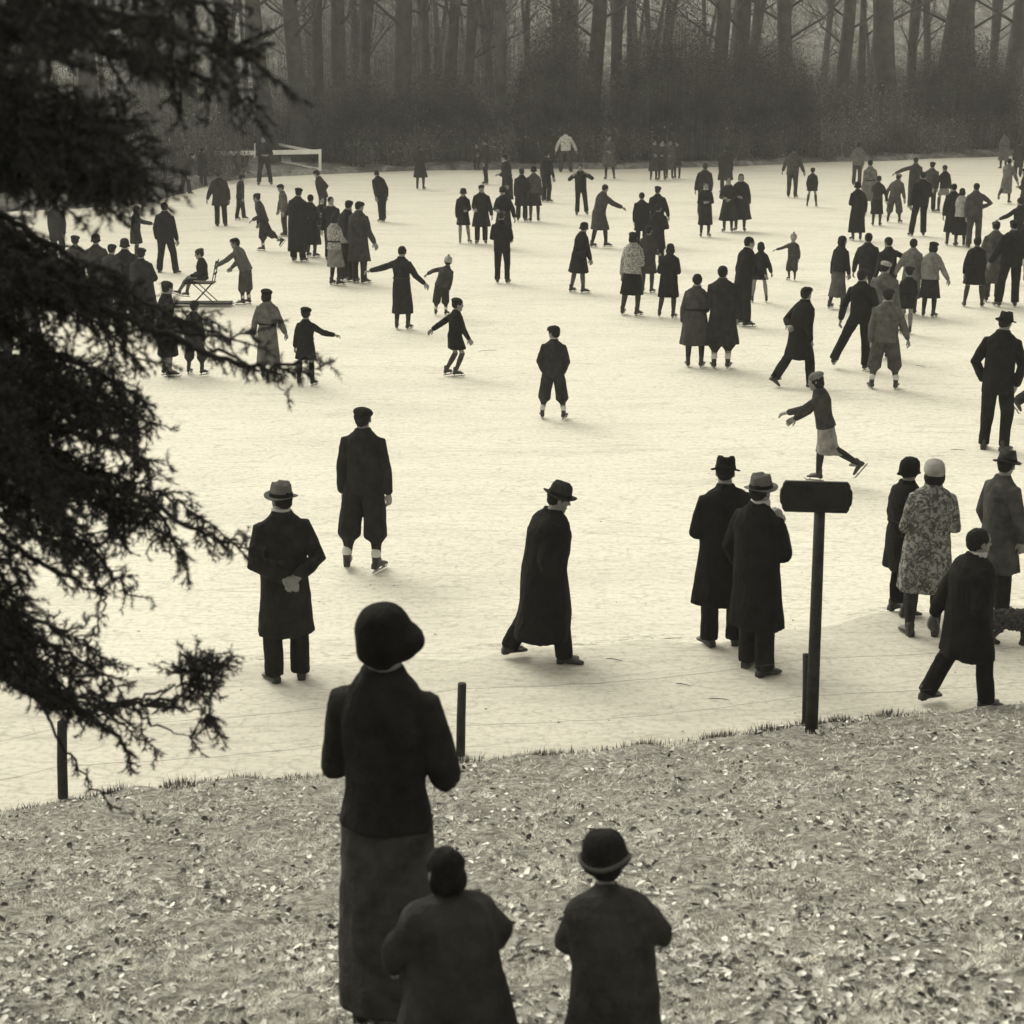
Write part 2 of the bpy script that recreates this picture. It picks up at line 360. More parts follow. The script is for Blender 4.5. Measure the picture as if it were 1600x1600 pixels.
def tree(px,wpx,dist,label,group='bare trees on the far shore',kind=None):
    """trunk px wide wpx (1600 grid), dist metres behind the shoreline"""
    d=ray(px,100); x=0;Y=90
    for _ in range(5): Y=float(Ys(x))+dist; x=d.x/d.y*Y
    need=wpx/ (FPX/Y*.975)/2; i=min(range(5),key=lambda j:abs(TREES[j][1]-need)+random.random()*.06)
    root,rad=TREES[i]
    if i in used:
        r=root.copy(); COL.objects.link(r)
        for ch in root.children: c=ch.copy(); COL.objects.link(c); c.parent=r
    else: r=root; used.add(i)
    s=need/rad; r.location=(x,Y,FH(x,Y)-.1); r.rotation_euler=(0,0,random.uniform(0,6.28)); r.scale=(s,s,max(.8,min(1.15,s)))
    tag(r,label,'tree',group); return r
tl=[(462,26,5,'tree trunk directly above the right tip of the conifer bough'),(498,20,9,'grey trunk second to the right of the conifer bough tip'),(530,24,6,'broad trunk above the right end of the white railing'),
(572,18,10,'trunk above the pair of dim figures right of the railing'),(624,28,5,'thick dark trunk a little left above the lone flared-coat woman'),(664,17,11,'slim trunk straight above the lone flared-coat woman'),
(706,22,7,'dark trunk between the lone woman and the pale-faced man'),(738,18,9,'trunk above the small dark figure with white patches'),(761,15,12,'thin trunk above the pale-faced man in dark suit'),(783,19,5,'crisp dark trunk beside a pale gap, above the white-faced woman'),
(866,14,6,'narrow trunk rising from the left side of the round dark shrub'),(888,17,7,'trunk rising from the round dark shrub above the white-shirted man'),(927,25,5,'double-width trunk right of the round dark shrub'),(962,20,8,'trunk right of the double-width one, above the lone grey-coated woman'),
(984,12,10,'thin straight trunk in a pale gap above the lone grey-coated woman'),(1010,12,6,'thin dark trunk left of the wide domed shrub top'),(1119,24,5,'broad trunk above the large dark man at the shore'),(1152,26,6,'broad trunk merging with its left neighbour above the flared coats'),
(1180,16,12,'faint trunk in the gap above the flared-coat women'),(1232,24,5,'dark trunk left of the widest pale gap'),(1316,22,5,'dark trunk right of the widest pale gap'),(1347,14,8,'narrow trunk between two slender pale slits'),(1388,34,5,'widest trunk, above the centre of the right crowd'),
(1424,17,9,'trunk just right of the widest one'),(1480,36,7,'massive trunk above the woman in pale coat beyond the ice'),(1516,24,6,'trunk second from the right frame edge'),(1580,30,6,'thick trunk at the right frame edge'),(1550,14,13,'thin faint trunk between the last two thick ones'),
(410,26,6,'trunk seen through the top conifer bough, above the railing post'),(350,22,8,'trunk behind the top conifer bough'),(290,24,7,'dim trunk behind the conifer above the shore bank'),(235,20,9,'dim trunk deep behind the conifer mass')]
random.seed(4)
for a in tl: tree(*a)
for px in [-330,-250,-170,-90,-20,60,140,1640,1700,1770,1850,1930,2010]: tree(px+random.uniform(-15,15),random.uniform(18,32),random.uniform(5,12),'bare tree of the wood outside the picture','bare trees on the far shore')
for i in range(34):
    px=-100+i*55+random.uniform(-20,20)
    tree(px,random.uniform(8,15),random.uniform(18,30),'slender bare trunk standing deeper in the wood behind the front row',group='slender trunks deeper in the wood')
# thicket of bare brush: twigs and withered leaves
def brush(n_st,seed,rx,ry,h,twl=.5,lean=.3,stemw=.012,leafn=8,ls=.05,flat=1):
    rg=np.random.default_rng(seed); V=[];F=[]
    base=np.stack([rg.uniform(-1,1,n_st)*rx,rg.uniform(-1,1,n_st)*ry,np.zeros(n_st)],-1)
    top=np.sqrt(np.clip(1-(base[:,0]/rx*.85)**2*flat,.15,1))*h*rg.uniform(.55,1.05,n_st)
    tip=base+np.stack([rg.normal(0,lean,n_st),rg.normal(0,lean,n_st),top],-1)
    segs=[(base,tip,np.full(n_st,stemw))]
    for j in range(leafn):
        t=rg.uniform(.1,1,n_st)[:,None]; a=base+(tip-base)*t; d=np.stack([rg.normal(0,1,n_st),rg.normal(0,1,n_st),rg.normal(.7,.6,n_st)],-1); d/=np.linalg.norm(d,axis=1)[:,None]
        segs.append((a,a+d*twl*rg.uniform(.3,1,n_st)[:,None],np.full(n_st,stemw*.6)))
    for a,b,w_ in segs:
        d=b-a; s=np.cross(d,rg.normal(0,1,d.shape)); s/=np.linalg.norm(s,axis=1)[:,None]+1e-9
        V.append(np.stack([a-s*w_[:,None],a+s*w_[:,None],b],1).reshape(-1,3))
    m=n_st*leafn
    c=np.repeat(base,leafn,0)+(np.repeat(tip-base,leafn,0))*rg.uniform(.05,1.02,(m,1))+rg.normal(0,twl*.35,(m,3)); c[:,2]=np.abs(c[:,2])
    u=rg.normal(0,1,(m,3)); u/=np.linalg.norm(u,axis=1)[:,None]; v=np.cross(u,rg.normal(0,1,(m,3))); v/=np.linalg.norm(v,axis=1)[:,None]; s=(rg.uniform(.4,1,m)*ls)[:,None]
    V.append(np.stack([c-u*s,c+v*s*.7,c+u*s],1).reshape(-1,3))
    V=np.concatenate(V); return V
BR=island_mat('withered_brush',[(0,.03),(.5,.09),(.85,.18),(1,.42)],.9,.33)
Vs=[]
rg=np.random.default_rng(9)
for row,(dist,hh_) in enumerate(((2.2,1.5),(4.2,2.4),(6.5,3.0),(9.5,3.6),(14,4.2),(20,5.2),(27,6.5))):
    x=-52
    while x<62:
        px=800+x/ (float(Ys(x))+dist)*2650
        hm=hh_*rg.uniform(.75,1.15)
        if px<525 and row<3: x+=2.4; continue       # low, open bank on the left
        if px<430: hm*=.62
        hm*=(1.42 if px>985 else 1.12)
        if row==6 and px>860 and rg.random()<.75: x+=3; continue
        if row>4: hm*=rg.uniform(.6,1.25)*((1.75 if row==6 else 1.3) if px<820 else .8)
        v=brush(330,int(rg.integers(1e6)),1.7,1.0,hm,.5,.35,.010,7,.085,.5)
        y=float(Ys(x))+dist+rg.uniform(-.6,.6); v=v+np.array([x,y,FH(x,y)-.05]); Vs.append(v); x+=rg.uniform(1.7,2.6)
V=np.concatenate(Vs); g=npmesh('undergrowth',V,np.arange(len(V)).reshape(-1,3),BR); tag(g,'tangled bare thicket along the far shore below the tall trunks','undergrowth',kind='stuff')
SHR=island_mat('dense_shrub',[(0,.018),(.6,.045),(1,.12)],.9,.6)
for px,dist,rx,h,lb in((870,2.4,1.9,7.3,'round dark shrub with domed top above the white-shirted man'),(1045,2.4,2.7,7.6,'wide domed dark shrub above the far cluster of four'),(1185,3.5,2.9,6.0,'low broad shrub in front of trunks right of the flared coats'),
   (1500,3.5,2.9,6.2,'dark shrub beyond the ice behind the pale-coated woman'),(690,4,2.2,4.3,'dusky shrub above the gap between lone woman and pale-faced man'),(560,3.6,2.2,4.1,'shrub behind the two dim figures right of the railing')):
    x=0
    for _ in range(5): Y=float(Ys(x))+dist; d=ray(px,200); x=d.x/d.y*Y
    v=brush(2300,int(px),rx,1.2,h,.55,.16,.012,8,.11,1.0); root=npmesh('shrub',v,np.arange(len(v)).reshape(-1,3),SHR); root.location=(x,Y,FH(x,Y)-.05); tag(root,lb,'shrub','shrubs along the far shore')

# ================================================================ PEOPLE
ARM=dict(down=((.20,.02,-1),(.06,.15,-1)), back=((.36,-.40,-1),(-.62,-.42,-.30)), pocket=((.32,-.14,-1),(-.28,.42,-.9)),
 hip=((.75,-.25,-.75),(-.8,.30,-.45)), out=((1,.15,-.5),(.75,.45,-.3)), low=((.42,.05,-1),(.30,.35,-.95)), fwd=((.15,1,-.35),(0,1,-.1)),
 hold=((.2,.1,-1),(-.1,1,-.15)), muff=((.27,.12,-1),(-.55,.75,.05)), face=((.35,.45,-.75),(-.45,.40,.9)), swb=((.15,-.55,-1),(.1,-.3,-1)),
 swf=((.1,.45,-1),(0,.8,-.75)), link=((.35,.05,-1),(.5,.75,-.1)), cam=((.75,.35,-.45),(-.6,.6,.75)), reach=((.1,.75,-.6),(0,1,-.25)),
 dfwd=((.1,.35,-1),(0,.5,-1)), high=((.7,.3,.1),(.5,.6,.2)), bout=((.7,-.5,-.6),(.8,-.5,-.3)))
LEG=dict(s=((.05,0,-1),(.02,0,-1)), w=((.17,0,-1),(.12,0,-1)), f=((.02,.38,-1),(.02,.08,-1)), b=((.02,-.30,-1),(.02,-.55,-1)), B=((.02,-.42,-1),(.02,-.75,-1)),
 u=((.05,-.45,-1),(.05,-1.25,-.75)), k=((.06,.42,-1),(.03,-.38,-1)), sit=((.1,1,.02),(.04,.30,-1)), sit2=((.1,1,.05),(.05,.75,-1)), F=((.02,.55,-1),(.02,.35,-1)),
 o=((.45,0,-1),(.45,-.1,-1)), g=((.03,.12,-1),(.03,.05,-1)), h=((.03,-.12,-1),(.03,-.22,-1)))
def nrm(v): return Vector(v).normalized()
def ringE(c,X,Y,rx,ry,n=22,fold=0,nf=7,ph=0,sq=1.0):
    out=[]
    for k in range(n):
        a=2*math.pi*k/n; q=1+fold*math.cos(nf*a+ph)+fold*.5*math.cos((nf-3)*a+ph*2)
        ca,sa=math.cos(a),math.sin(a)
        out.append(c+X*(math.copysign(abs(ca)**sq,ca)*rx*q)+Y*(math.copysign(abs(sa)**sq,sa)*ry*q))
    return out
def add_hand(mb,p,d,side,k,palm,curl=.5,n=6):
    """palm, four unequal fingers with a knuckle bend each, and a thumb off the side of the palm"""
    d=nrm(d); pn=nrm(Vector(palm)-d*Vector(palm).dot(d)); acr=d.cross(pn)
    L=.062*k
    mb.tube([p-d*.02*k,p+d*L*.45,p+d*L],[.019*k,.0265*k,.0265*k],n+2,.42,up=pn)
    for i,fl in enumerate((.046,.053,.050,.040)):
        o=acr*((i-1.5)*.0150*k); b=p+d*L*.93+o
        d1=(d+pn*curl).normalized(); d2=(d+pn*curl*2.6).normalized(); q=fl*k; r=.0075*k
        mb.tube([b-d*.007*k,b+d1*q*.5,b+d1*q*.5+d2*q*.5],[r,r*.95,r*.75],n)
    ts=-acr; b=p+d*L*.30+ts*.020*k; r=.0085*k
    d1=(d*.7+ts*.7+pn*.25).normalized(); d2=(d*.95+ts*.25+pn*.5).normalized()
    mb.tube([b,b+d1*.025*k,b+d1*.025*k+d2*.024*k],[r*1.1,r,r*.75],n)

def person(x,yf,yh,face,label,top=.03,bot=.03,kind='suit',arms='down,down',legs='s,s',lean=0,side=0,hat='cap',hatc=.02,hair='short',
           hp=0,hy=0,hem=None,flare=1.0,skate=True,near=0,H=None,group='skaters out on the ice',z=0.0,skin=None,stock=None,fat=1.08,zg=None,
           pants='wide',collar=None,belt=None,twist=0,Y=None,topmat=None,botmat=None,xoff=0,cat='person',hs=1.0):
    la,ra=[ARM[a] if isinstance(a,str) else a for a in (arms.split(',') if isinstance(arms,str) else arms)]
    ll,rl=[LEG[a] if isinstance(a,str) else a for a in (legs.split(',') if isinstance(legs,str) else legs)]
    if near<2:
        rr=random.Random(label); J=lambda q,a:tuple(c+rr.uniform(-a,a) for c in q)
        la=(J(la[0],.10),J(la[1],.14)); ra=(J(ra[0],.10),J(ra[1],.14))
        b1,b2=rr.uniform(0,.16),rr.uniform(0,.16)
        if legs in('s,s','w,w','w,s'):
            ll=((ll[0][0],ll[0][1]+b1,-1),(ll[1][0],ll[1][1]-b1*1.1,-1)); rl=((rl[0][0]+rr.uniform(0,.05),rl[0][1]+b2,-1),(rl[1][0],rl[1][1]-b2*1.1,-1))
        if lean==0: lean=rr.uniform(-1,7); side=rr.uniform(-2.5,2.5)
        
        if belt is None and kind in('wcoat','dress') and rr.random()<.35: belt=.012
        if collar is None and rr.random()<.22: collar=rr.choice([.1,.2,.3])
        hp+=rr.uniform(-4,14); hy+=rr.uniform(-25,25); fat*=rr.uniform(.97,1.12); face+=rr.uniform(-12,12)
    base=P(x,yf,z) if Y is None else PD(x,yf,Y)
    sk=.045 if skate else 0.0
    FL=flare; hs_=hs
    hatx=dict(fedora=.055,beret=.02,cap=.02,cloche=.02,knit=.03,none=.008,pom=.06,bowl=.02,big=.03)[hat]
    def skel(H):
        hh=.236*(H/1.72)**.35*hs_; k=(H-hh)/.87
        # pelvis origin at 0 first
        an=[];kn=[];hj=[]
        for s,lg in ((-1,ll),(1,rl)):
            h=Vector((s*.052*k,0,0)); t=nrm((lg[0][0]*s,lg[0][1],lg[0][2])); q=nrm((lg[1][0]*s,lg[1][1],lg[1][2]))
            K=h+t*.235*k; A=K+q*.24*k; hj.append(h);kn.append(K);an.append(A)
        zm=min(a.z for a in an); oz=-zm+.045*k+sk
        gr=[a for a in an if a.z<zm+.045]; c=sum(gr,Vector())/len(gr); off=Vector((-c.x,-c.y,oz))
        lm=Matrix.Rotation(R(side),3,'Y')@Matrix.Rotation(-R(lean),3,'X')@Matrix.Rotation(R(twist),3,'Z')
        return hh,k,[h+off for h in hj],[a+off for a in kn],[a+off for a in an],off,lm
    if H is None:
        hh,k,hj,kn,an,off,lm=skel(1.7)
        topz=(off+lm@Vector((0,0,.334*k))).z+hh*.97*math.cos(R(hp)*.6)+.0
        r=topz/1.7
        d=ray(x,yh); zt=CZ+d.z*(base.y/d.y)-base.z
        H=max(.85,min((zt-hatx)/r,2.0))
    hh,k,hj,kn,an,off,lm=skel(H)
    X,Yv,Z=lm@Vector((1,0,0)),lm@Vector((0,1,0)),lm@Vector((0,0,1))
    pel=off
    T=lambda a,b,c: pel+X*a*k+Yv*b*k+Z*c*k      # torso frame, c measured from pelvis (0) ; shoulder .29
    root=empty('person',base,-R(face)); tag(root,label,cat,group)
    fem = kind in('dress','skirt','wcoat')
    sw=(.088 if fem else .100)
    vox=.0075 if near==2 else (.011 if near==1 else .018)
    n=12 if near else 8
    # ---- arms joints
    sh=[];el=[];wr=[];fd=[]
    for s,a in ((-1,la),(1,ra)):
        S=T(s*sw,0,.264); u=nrm((a[0][0]*s,a[0][1],a[0][2])); f=nrm((a[1][0]*s,a[1][1],a[1][2]))
        u=lm@u; f=lm@f; E=S+u*.172*k; W=E+f*.142*k; sh.append(S);el.append(E);wr.append(W);fd.append(f)
    # ---- head frame
    HM=Matrix.Rotation(-R(hy),3,'Z')@Matrix.Rotation(-R(hp+lean*.45),3,'X')@Matrix.Rotation(R(side*.4),3,'Y')
    nb=T(0,.0,.305); HC=T(0,.012,.334)                 # chin level
    def HP(a,b,c): return HC+HM@Vector((a*hh,b*hh,c*hh))
    # ---- body
    mb=MB()
    mb.loft([ringE(T(0,0,c),X,Yv,rx*k,ry*k,14) for c,rx,ry in((-.03,.06,.05),(0,.085,.06),(.08,.075,.055),(.2,.09,.062),(.26,.075,.045),(.29,.05,.04))])
    mb.tube([T(0,0,.27),nb,HP(0,-.06,.25)],[.046*k,.040*k,.036*k],12)
    for i in(0,1):
        mb.tube([sh[i]-Z*.012*k,el[i],wr[i]],[.019*k,.019*k,.0155*k],n)
        mb.tube([hj[i],kn[i],an[i]],[.045*k,.032*k,.02*k],n)
        mb.tube([an[i]-Vector((0,0,.015)),an[i]+Vector((0,.07*k,-.015*k))],[.018*k,.014*k],8)
    hn=16 if near else 12
    mb.ell(HP(0,-.05,.61),(.33*hh,.42*hh,.37*hh),hn,10,HM); mb.ell(HP(0,.07,.37),(.25*hh,.31*hh,.37*hh),hn,10,HM)
    mb.tube([HP(0,.34,.56),HP(0,.44,.40)],[.035*hh,.055*hh],8)
    mb.ell(HP(0,.34,.22),(.12*hh,.06*hh,.045*hh),8,6,HM); mb.ell(HP(0,.30,.08),(.11*hh,.08*hh,.08*hh),8,6,HM)
    mb.ell(HP(0,.33,.62),(.2*hh,.06*hh,.04*hh),8,6,HM)
    for s in(-1,1): mb.ell(HP(s*.335,-.03,.45),(.05*hh,.09*hh,.14*hh),8,6,HM)
    hb=MB()
    for i,s in((0,-1),(1,1)):
        add_hand(mb if near==2 else hb,wr[i],fd[i],s,k,Vector((-s,.3,-.2)) if abs(fd[i].z)>.5 else Vector((-s*.2,0,-1)),.45 if near else .35,6)
    mb2=mb
    body=mb2.build('body',skin or SKIN,root); remesh(body,vox if near else .015,2 if near==2 else 2)
    if near!=2: HANDS.append((body,hb))
    e=MB()
    for s in(-1,1): e.ell(HP(s*.13,.330,.52),(.038*hh,.022*hh,.020*hh),8,6,HM)
    e.build('eyes',EYEM,root)
    # ---- hair
    hb2=MB()
    if hair!='bald':
        hb2.ell(HP(0,-.10,.63),(.37*hh,.43*hh,.40*hh),14,9,HM)
        if hair=='short': hb2.ell(HP(0,-.22,.45),(.30*hh,.27*hh,.28*hh),12,8,HM)
        if hair=='bob': hb2.ell(HP(0,-.16,.36),(.42*hh,.34*hh,.38*hh),14,9,HM)
        if hair=='bun': hb2.ell(HP(0,-.2,.42),(.34*hh,.3*hh,.3*hh),12,8,HM); hb2.ell(HP(0,-.52,.36),(.17*hh,.14*hh,.15*hh),10,7,HM)
        o=hb2.build('hair',HAIRM,root); remesh(o,.012 if not near else .008,2,.006 if near else 0,40)
    # ---- hats
    hm=MB(); hmat=cloth(hatc) if not hasattr(hatc,'name') else hatc
    if hat=='fedora':
        pr=[(.30,.62),(.55,.60),(.61,.63),(.62,.65),(.56,.635),(.42,.65),(.405,.8),(.38,1.0),(.33,1.12),(.2,1.10),(.05,1.06)]
        def fn(p,a):
            r=math.hypot(p.x,p.y)
            if r>.47: p=p+Vector((0,0,.05*math.cos(2*a)*-1+.02)) if near else p
            elif p.z>.9: p=Vector((p.x*(.82 if p.y>0 else 1),p.y,p.z+(.04 if abs(p.x)>.15 else -.02)))
            return Vector((p.x*.94,p.y*1.1-.04,p.z))*hh
        hm.lathe(pr,28,HM,HC,fn); o=hm.build('hat',hmat,root)
        bm_=MB(); bm_.lathe([(.425,.655),(.43,.66),(.418,.78),(.40,.785)],28,HM,HC,lambda p,a:Vector((p.x*.95,p.y*1.11-.04,p.z))*hh); bm_.build('hat_band',cloth(.012),o)
    elif hat in('cap','beret'):
        off2=.10 if hat=='cap' else -.06
        hm.ell(HP(0 if hat=='cap' else .05,off2-.09,.82),((.40 if hat=='cap' else .46)*hh,(.46)*hh,(.20 if hat=='cap' else .23)*hh),18,8,HM@Matrix.Rotation(R(0 if hat=='cap' else 9),3,'Y')); hm.ell(HP(0,-.07,.72),(.385*hh,.445*hh,.26*hh),16,8,HM)
        if hat=='cap':
            hm.ell(HP(0,.40,.70),(.26*hh,.17*hh,.035*hh),14,6,HM@Matrix.Rotation(R(-14),3,'X'))
        o=hm.build('cap' if hat=='cap' else 'beret',hmat,root); remesh(o,.01 if near else .014,2)
    elif hat in('cloche','knit','pom'):
        z0=.42 if hat=='cloche' else .55
        def fn(p,a): return Vector((p.x*.95,p.y*1.12-.08,p.z-(.12 if math.sin(a)<-.3 else 0)*(1 if p.z<.75 else .3)))*hh
        pr=[(.36,z0),(.50 if hat=='cloche' else .42,z0),(.44,z0+.12),(.43,.75),(.39,.92),(.28,1.04),(.1,1.09)]
        hm.lathe(pr,20,HM,HC,fn)
        if hat=='pom': hm.ell(HP(0,-.1,1.17),(.14*hh,.14*hh,.13*hh),10,7,HM)
        hm.build('hat',hmat,root)
    elif hat=='bowl':                                   # turned-up brim with a pale edge
        def fn(p,a): return Vector((p.x*.95,p.y*1.1-.07,p.z+ (.06*math.cos(a*2+1) if p.z<.62 else 0)))*hh
        hm.lathe([(.37,.50),(.45,.42),(.50,.45),(.52,.54),(.49,.61),(.44,.60),(.44,.78),(.40,.95),(.28,1.07),(.1,1.11)],28,HM,HC,fn)
        o=hm.build('hat',hmat,root); remesh(o,.009,2,.004,20)
        bm_=MB(); bm_.lathe([(.515,.525),(.54,.54),(.54,.58),(.50,.615),(.485,.60)],28,HM,HC,lambda p,a:fn(Vector((p.x,p.y,p.z)),a)+Vector((0,0,.06*math.cos(a*2+1)*0))); bm_.build('hat_trim',cloth(.10),o)
    elif hat=='big':                                    # deep crown, brim swept out to one side
        def fn(p,a):
            r=math.hypot(p.x,p.y)
            e=max(0,math.cos(a+.15)); w_=max(0,1-((p.z-.50)/.27)**2); q_=1-.12*max(0,-math.cos(a))*w_; p=Vector((p.x*(1+.52*e*w_)*q_,p.y*(1+.12*e*w_),p.z+.05*e*w_))
            return Vector((p.x*.90,p.y*1.05-.07,p.z))*hh
        hm.lathe([(.34,.38),(.42,.28),(.46,.34),(.49,.44),(.49,.52),(.485,.62),(.47,.76),(.42,.90),(.34,1.01),(.22,1.07),(.08,1.09)],30,HM,HC,fn)
        hm.ell(HP(0,-.2,.36),(.30*hh,.27*hh,.25*hh),14,9,HM)
        o=hm.build('hat',hmat,root); remesh(o,.009,5,.004,14)
    # ---- clothing top
    kd=kind; f=fat
    if kd=='skirt': skh=-.33 if hem is None else hem; hem=None
    hemf={'suit':-.06,'knick':-.04,'coat':-.26,'wcoat':-.30,'dress':-.31,'skirt':-.02}[kd] if hem is None else hem
    legs_at=lambda zz:[ (hj[i].lerp(kn[i],min(1,max(0,(hj[i].z-zz)/max(.01,hj[i].z-kn[i].z)))) if zz>kn[i].z else kn[i].lerp(an[i],min(1,max(0,(kn[i].z-zz)/max(.01,kn[i].z-an[i].z))))) for i in(0,1)]
    def skirt_rings(zfrac0,zfrac1,w0,w1,cnt=6,fold=.05,nf=8,seated=False):
        rs=[]; ph=random.random()*6
        for j in range(cnt):
            t=j/(cnt-1); zf=zfrac0+(zfrac1-zfrac0)*t; zz=pel.z+zf*k
            A,B=legs_at(zz); c=(A+B)/2; c=Vector((c.x,c.y,zz)); c=Vector((pel.x,pel.y,zz)).lerp(c,.85)
            ex=abs(A.x-B.x)/2+.05*k; ey=abs(A.y-B.y)/2*.9+.045*k
            wx=(w0[0]+(w1[0]-w0[0])*t)*k*f; wy=(w0[1]+(w1[1]-w0[1])*t)*k*f
            rs.append(ringE(c,Vector((1,0,0)),Vector((0,1,0)),max(wx,min(ex,wx*1.5)),max(wy,ey),30 if near else 20,fold*t,nf,ph,.95))
        return rs
    mb=MB(); TM=topmat or cloth(top); BM=botmat or cloth(bot)
    g=.014 if kd in('coat','wcoat') else .008
    wx,wy=(.078,.062) if fem else (.088,.066)
    longc = kd in('coat','wcoat','dress')
    tor=[ringE(T(0,-.003,.349),X,Yv,.044*k,.047*k,24),ringE(T(0,-.003,.330),X,Yv,.051*k,.052*k,24),ringE(T(0,-.004,.308),X,Yv,.076*k*f,.052*k*f,24),ringE(T(0,-.004,.283),X,Yv,(sw-.004)*k*f,(.058+g*.5)*k*f,24),ringE(T(0,-.004,.255),X,Yv,(sw+.009)*k*f,(.062+g*.6)*k*f,24),
      ringE(T(0,-.002,.22),X,Yv,(.094+g)*k*f,(.068+g)*k*f,24),ringE(T(0,0,.13),X,Yv,(wx+g+.004)*k*f,(wy+g)*k*f,24),ringE(T(0,0,.07),X,Yv,(wx+g+.004)*k*f,(wy+g)*k*f,24),
      ringE(T(0,-.003,.0),X,Yv,(.092+g)*k*f,(.068+g)*k*f,24)]
    if not longc:
        tor.append(ringE(T(0,-.003,min(hemf,-.02)),X,Yv,(.096+g)*k*f,(.070+g)*k*f,24))
        mb.loft(tor)
    else:
        mb.loft(tor)
        mb.loft(skirt_rings(.04,hemf,((.088+g),(.066+g)),((.115+g)*FL,(.085+g)*FL),8,.045 if kd=='coat' else .06,7))
    for i in(0,1):
        c=wr[i]-fd[i]*.01
        mb.tube([sh[i]-X*(0.030*k*f*(-1 if i==0 else 1))+Z*.004*k,sh[i],sh[i].lerp(el[i],.5),el[i],el[i].lerp(wr[i],.6),c],[(.030+g*.5)*k*f**.5,(.034+g*.5)*k*f**.5,(.033+g*.5)*k*f**.6,(.031+g*.5)*k*f**.6,(.029+g*.4)*k*f**.4,(.026+g*.4)*k],12 if near else 10,up=Yv)
    nm={'suit':'jacket','knick':'jacket','coat':'overcoat','wcoat':'coat','dress':'dress','skirt':'jumper'}[kd]
    o=mb.build(nm,TM,root); remesh(o,(.009 if near==2 else .011) if near else .019,3,.011 if near==2 else .008,8)
    topo=o
    if collar is not None:
        cm=MB(); cm.lathe([(.046,-.012),(.050,-.006),(.047,.016),(.042,.019)],18,lm,T(0,.004,.342),lambda p,a:Vector((p.x*k,p.y*k*.95+.004*k,p.z*k))); cm.build('collar',cloth(collar) if not hasattr(collar,'name') else collar,topo)
    if near==2 and kd in('suit','coat'):
        cm=MB(); cm.lathe([(.070,-.030),(.076,-.024),(.055,.022),(.045,.018)],22,lm,T(0,-.004,.318),lambda p,a:Vector((p.x*k*1.0,p.y*k*.8-.002*k,p.z*k))); o=cm.build('coat_collar',TM,topo); 
    if belt is not None:
        cm=MB(); rx,ry=(wx+g+.010)*f,(wy+g+.007)*f
        cm.lathe([(1,-.010),(1.03,-.008),(1.03,.008),(1,.010)],24,lm,T(0,0,.09),lambda p,a:Vector((p.x*rx*k,p.y*ry*k,p.z*k))); cm.build('belt',cloth(belt),topo)
    # ---- clothing bottom
    if kd in('suit','knick','coat'):
        mb=MB(); mb.loft([ringE(T(0,0,c),X,Yv,rx*k,ry*k,16) for c,rx,ry in((.07,.075,.058),(.02,.09,.066),(-.04,.092,.07),(-.07,.06,.05))])
        for i in(0,1):
            if kd=='knick' or pants=='knick':
                m1=kn[i].lerp(an[i],.34); m2=kn[i].lerp(an[i],.52)
                mb.tube([hj[i],hj[i].lerp(kn[i],.6),kn[i],m1,m2],[.066*k,.068*k,.068*k,.071*k,.036*k],12,up=(0,1,0))
            else:
                wl=.046 if pants=='wide' else .038
                e2=an[i]+Vector((0,.004,-.008*k))
                mb.tube([hj[i],hj[i].lerp(kn[i],.6),kn[i],kn[i].lerp(an[i],.55),e2],[.060*k,.054*k,.047*k,wl*k,wl*k],12,up=(0,1,0),round_=False)
        o=mb.build('knickerbockers' if (kd=='knick' or pants=='knick') else 'trousers',BM,root); remesh(o,.010 if near else .018,2,.009,9)
    elif kd=='skirt':
        mb=MB()
        mb.loft([ringE(T(0,0,.085),X,Yv,(wx+.002)*k*f,(wy-.002)*k*f,20)]+[]+[ringE(T(0,0,.04),X,Yv,.080*k*f,.060*k*f,20)]+[ringE(T(0,0,-.01),X,Yv,.087*k*f,.066*k*f,20)])
        mb.loft(skirt_rings(.0,skh,(.087,.064),(.125*FL,.095*FL),8,.05,8)); o=mb.build('skirt',BM,root); remesh(o,.010 if near else .018,2,.008,9)
    if kd in('wcoat','dress','skirt','knick') or pants=='knick':
        mb=MB()
        for i in(0,1): mb.tube([kn[i],kn[i].lerp(an[i],.35),kn[i].lerp(an[i],.98)],[.036*k,.036*k,.0235*k],10)
        o=mb.build('stockings',cloth(.05 if stock is None else stock),root)
    # ---- shoes and skates
    for i in(0,1):
        lift=an[i].z-(.045*k+sk)
        sd=(an[i]-kn[i]).normalized()
        fv=Vector((0,1,0))
        if lift>.06:
            pr=Vector((1,0,0)).cross(sd)*-1; fv=(Vector((0,1,0))-sd*sd.y).normalized(); 
            if lift>.25: fv=(fv+sd*.35).normalized()
            elif lift<.25: fv=(fv*.7+Vector((0,1,0))*.3+sd*.15).normalized()
        tw=Matrix.Rotation(R((14 if i==0 else -14)*(1 if lift<.06 else .3)),3,'Z'); fv=tw@fv
        upv=Vector((0,0,1))-fv*fv.z; upv.normalize(); lv=fv.cross(upv)
        M=Matrix((lv,fv,upv)).transposed(); A=an[i]
        q=lambda a,b,c:A+M@Vector((a*k,b*k,c*k))
        mb=MB(); mb.loft([ringE(q(0,b,c),lv,upv,rx*k,rz*k,12) for b,c,rx,rz in((-.042,-.030,.012,.012),(-.036,-.024,.022,.020),(-.005,-.018,.025,.026),(.04,-.024,.027,.020),(.075,-.030,.029,.014),(.098,-.034,.022,.010),(.108,-.036,.010,.006))])
        mb.tube([q(0,-.01,-.02),q(0,-.012,.02 if not skate else .035)],[.024*k,.0255*k],10)
        mb.box(q(0,-.022,-.040),(.020*k,.018*k,.005*k),M)
        o=mb.build('shoe',SHOEM,root); remesh(o,.008 if near else .012,1)
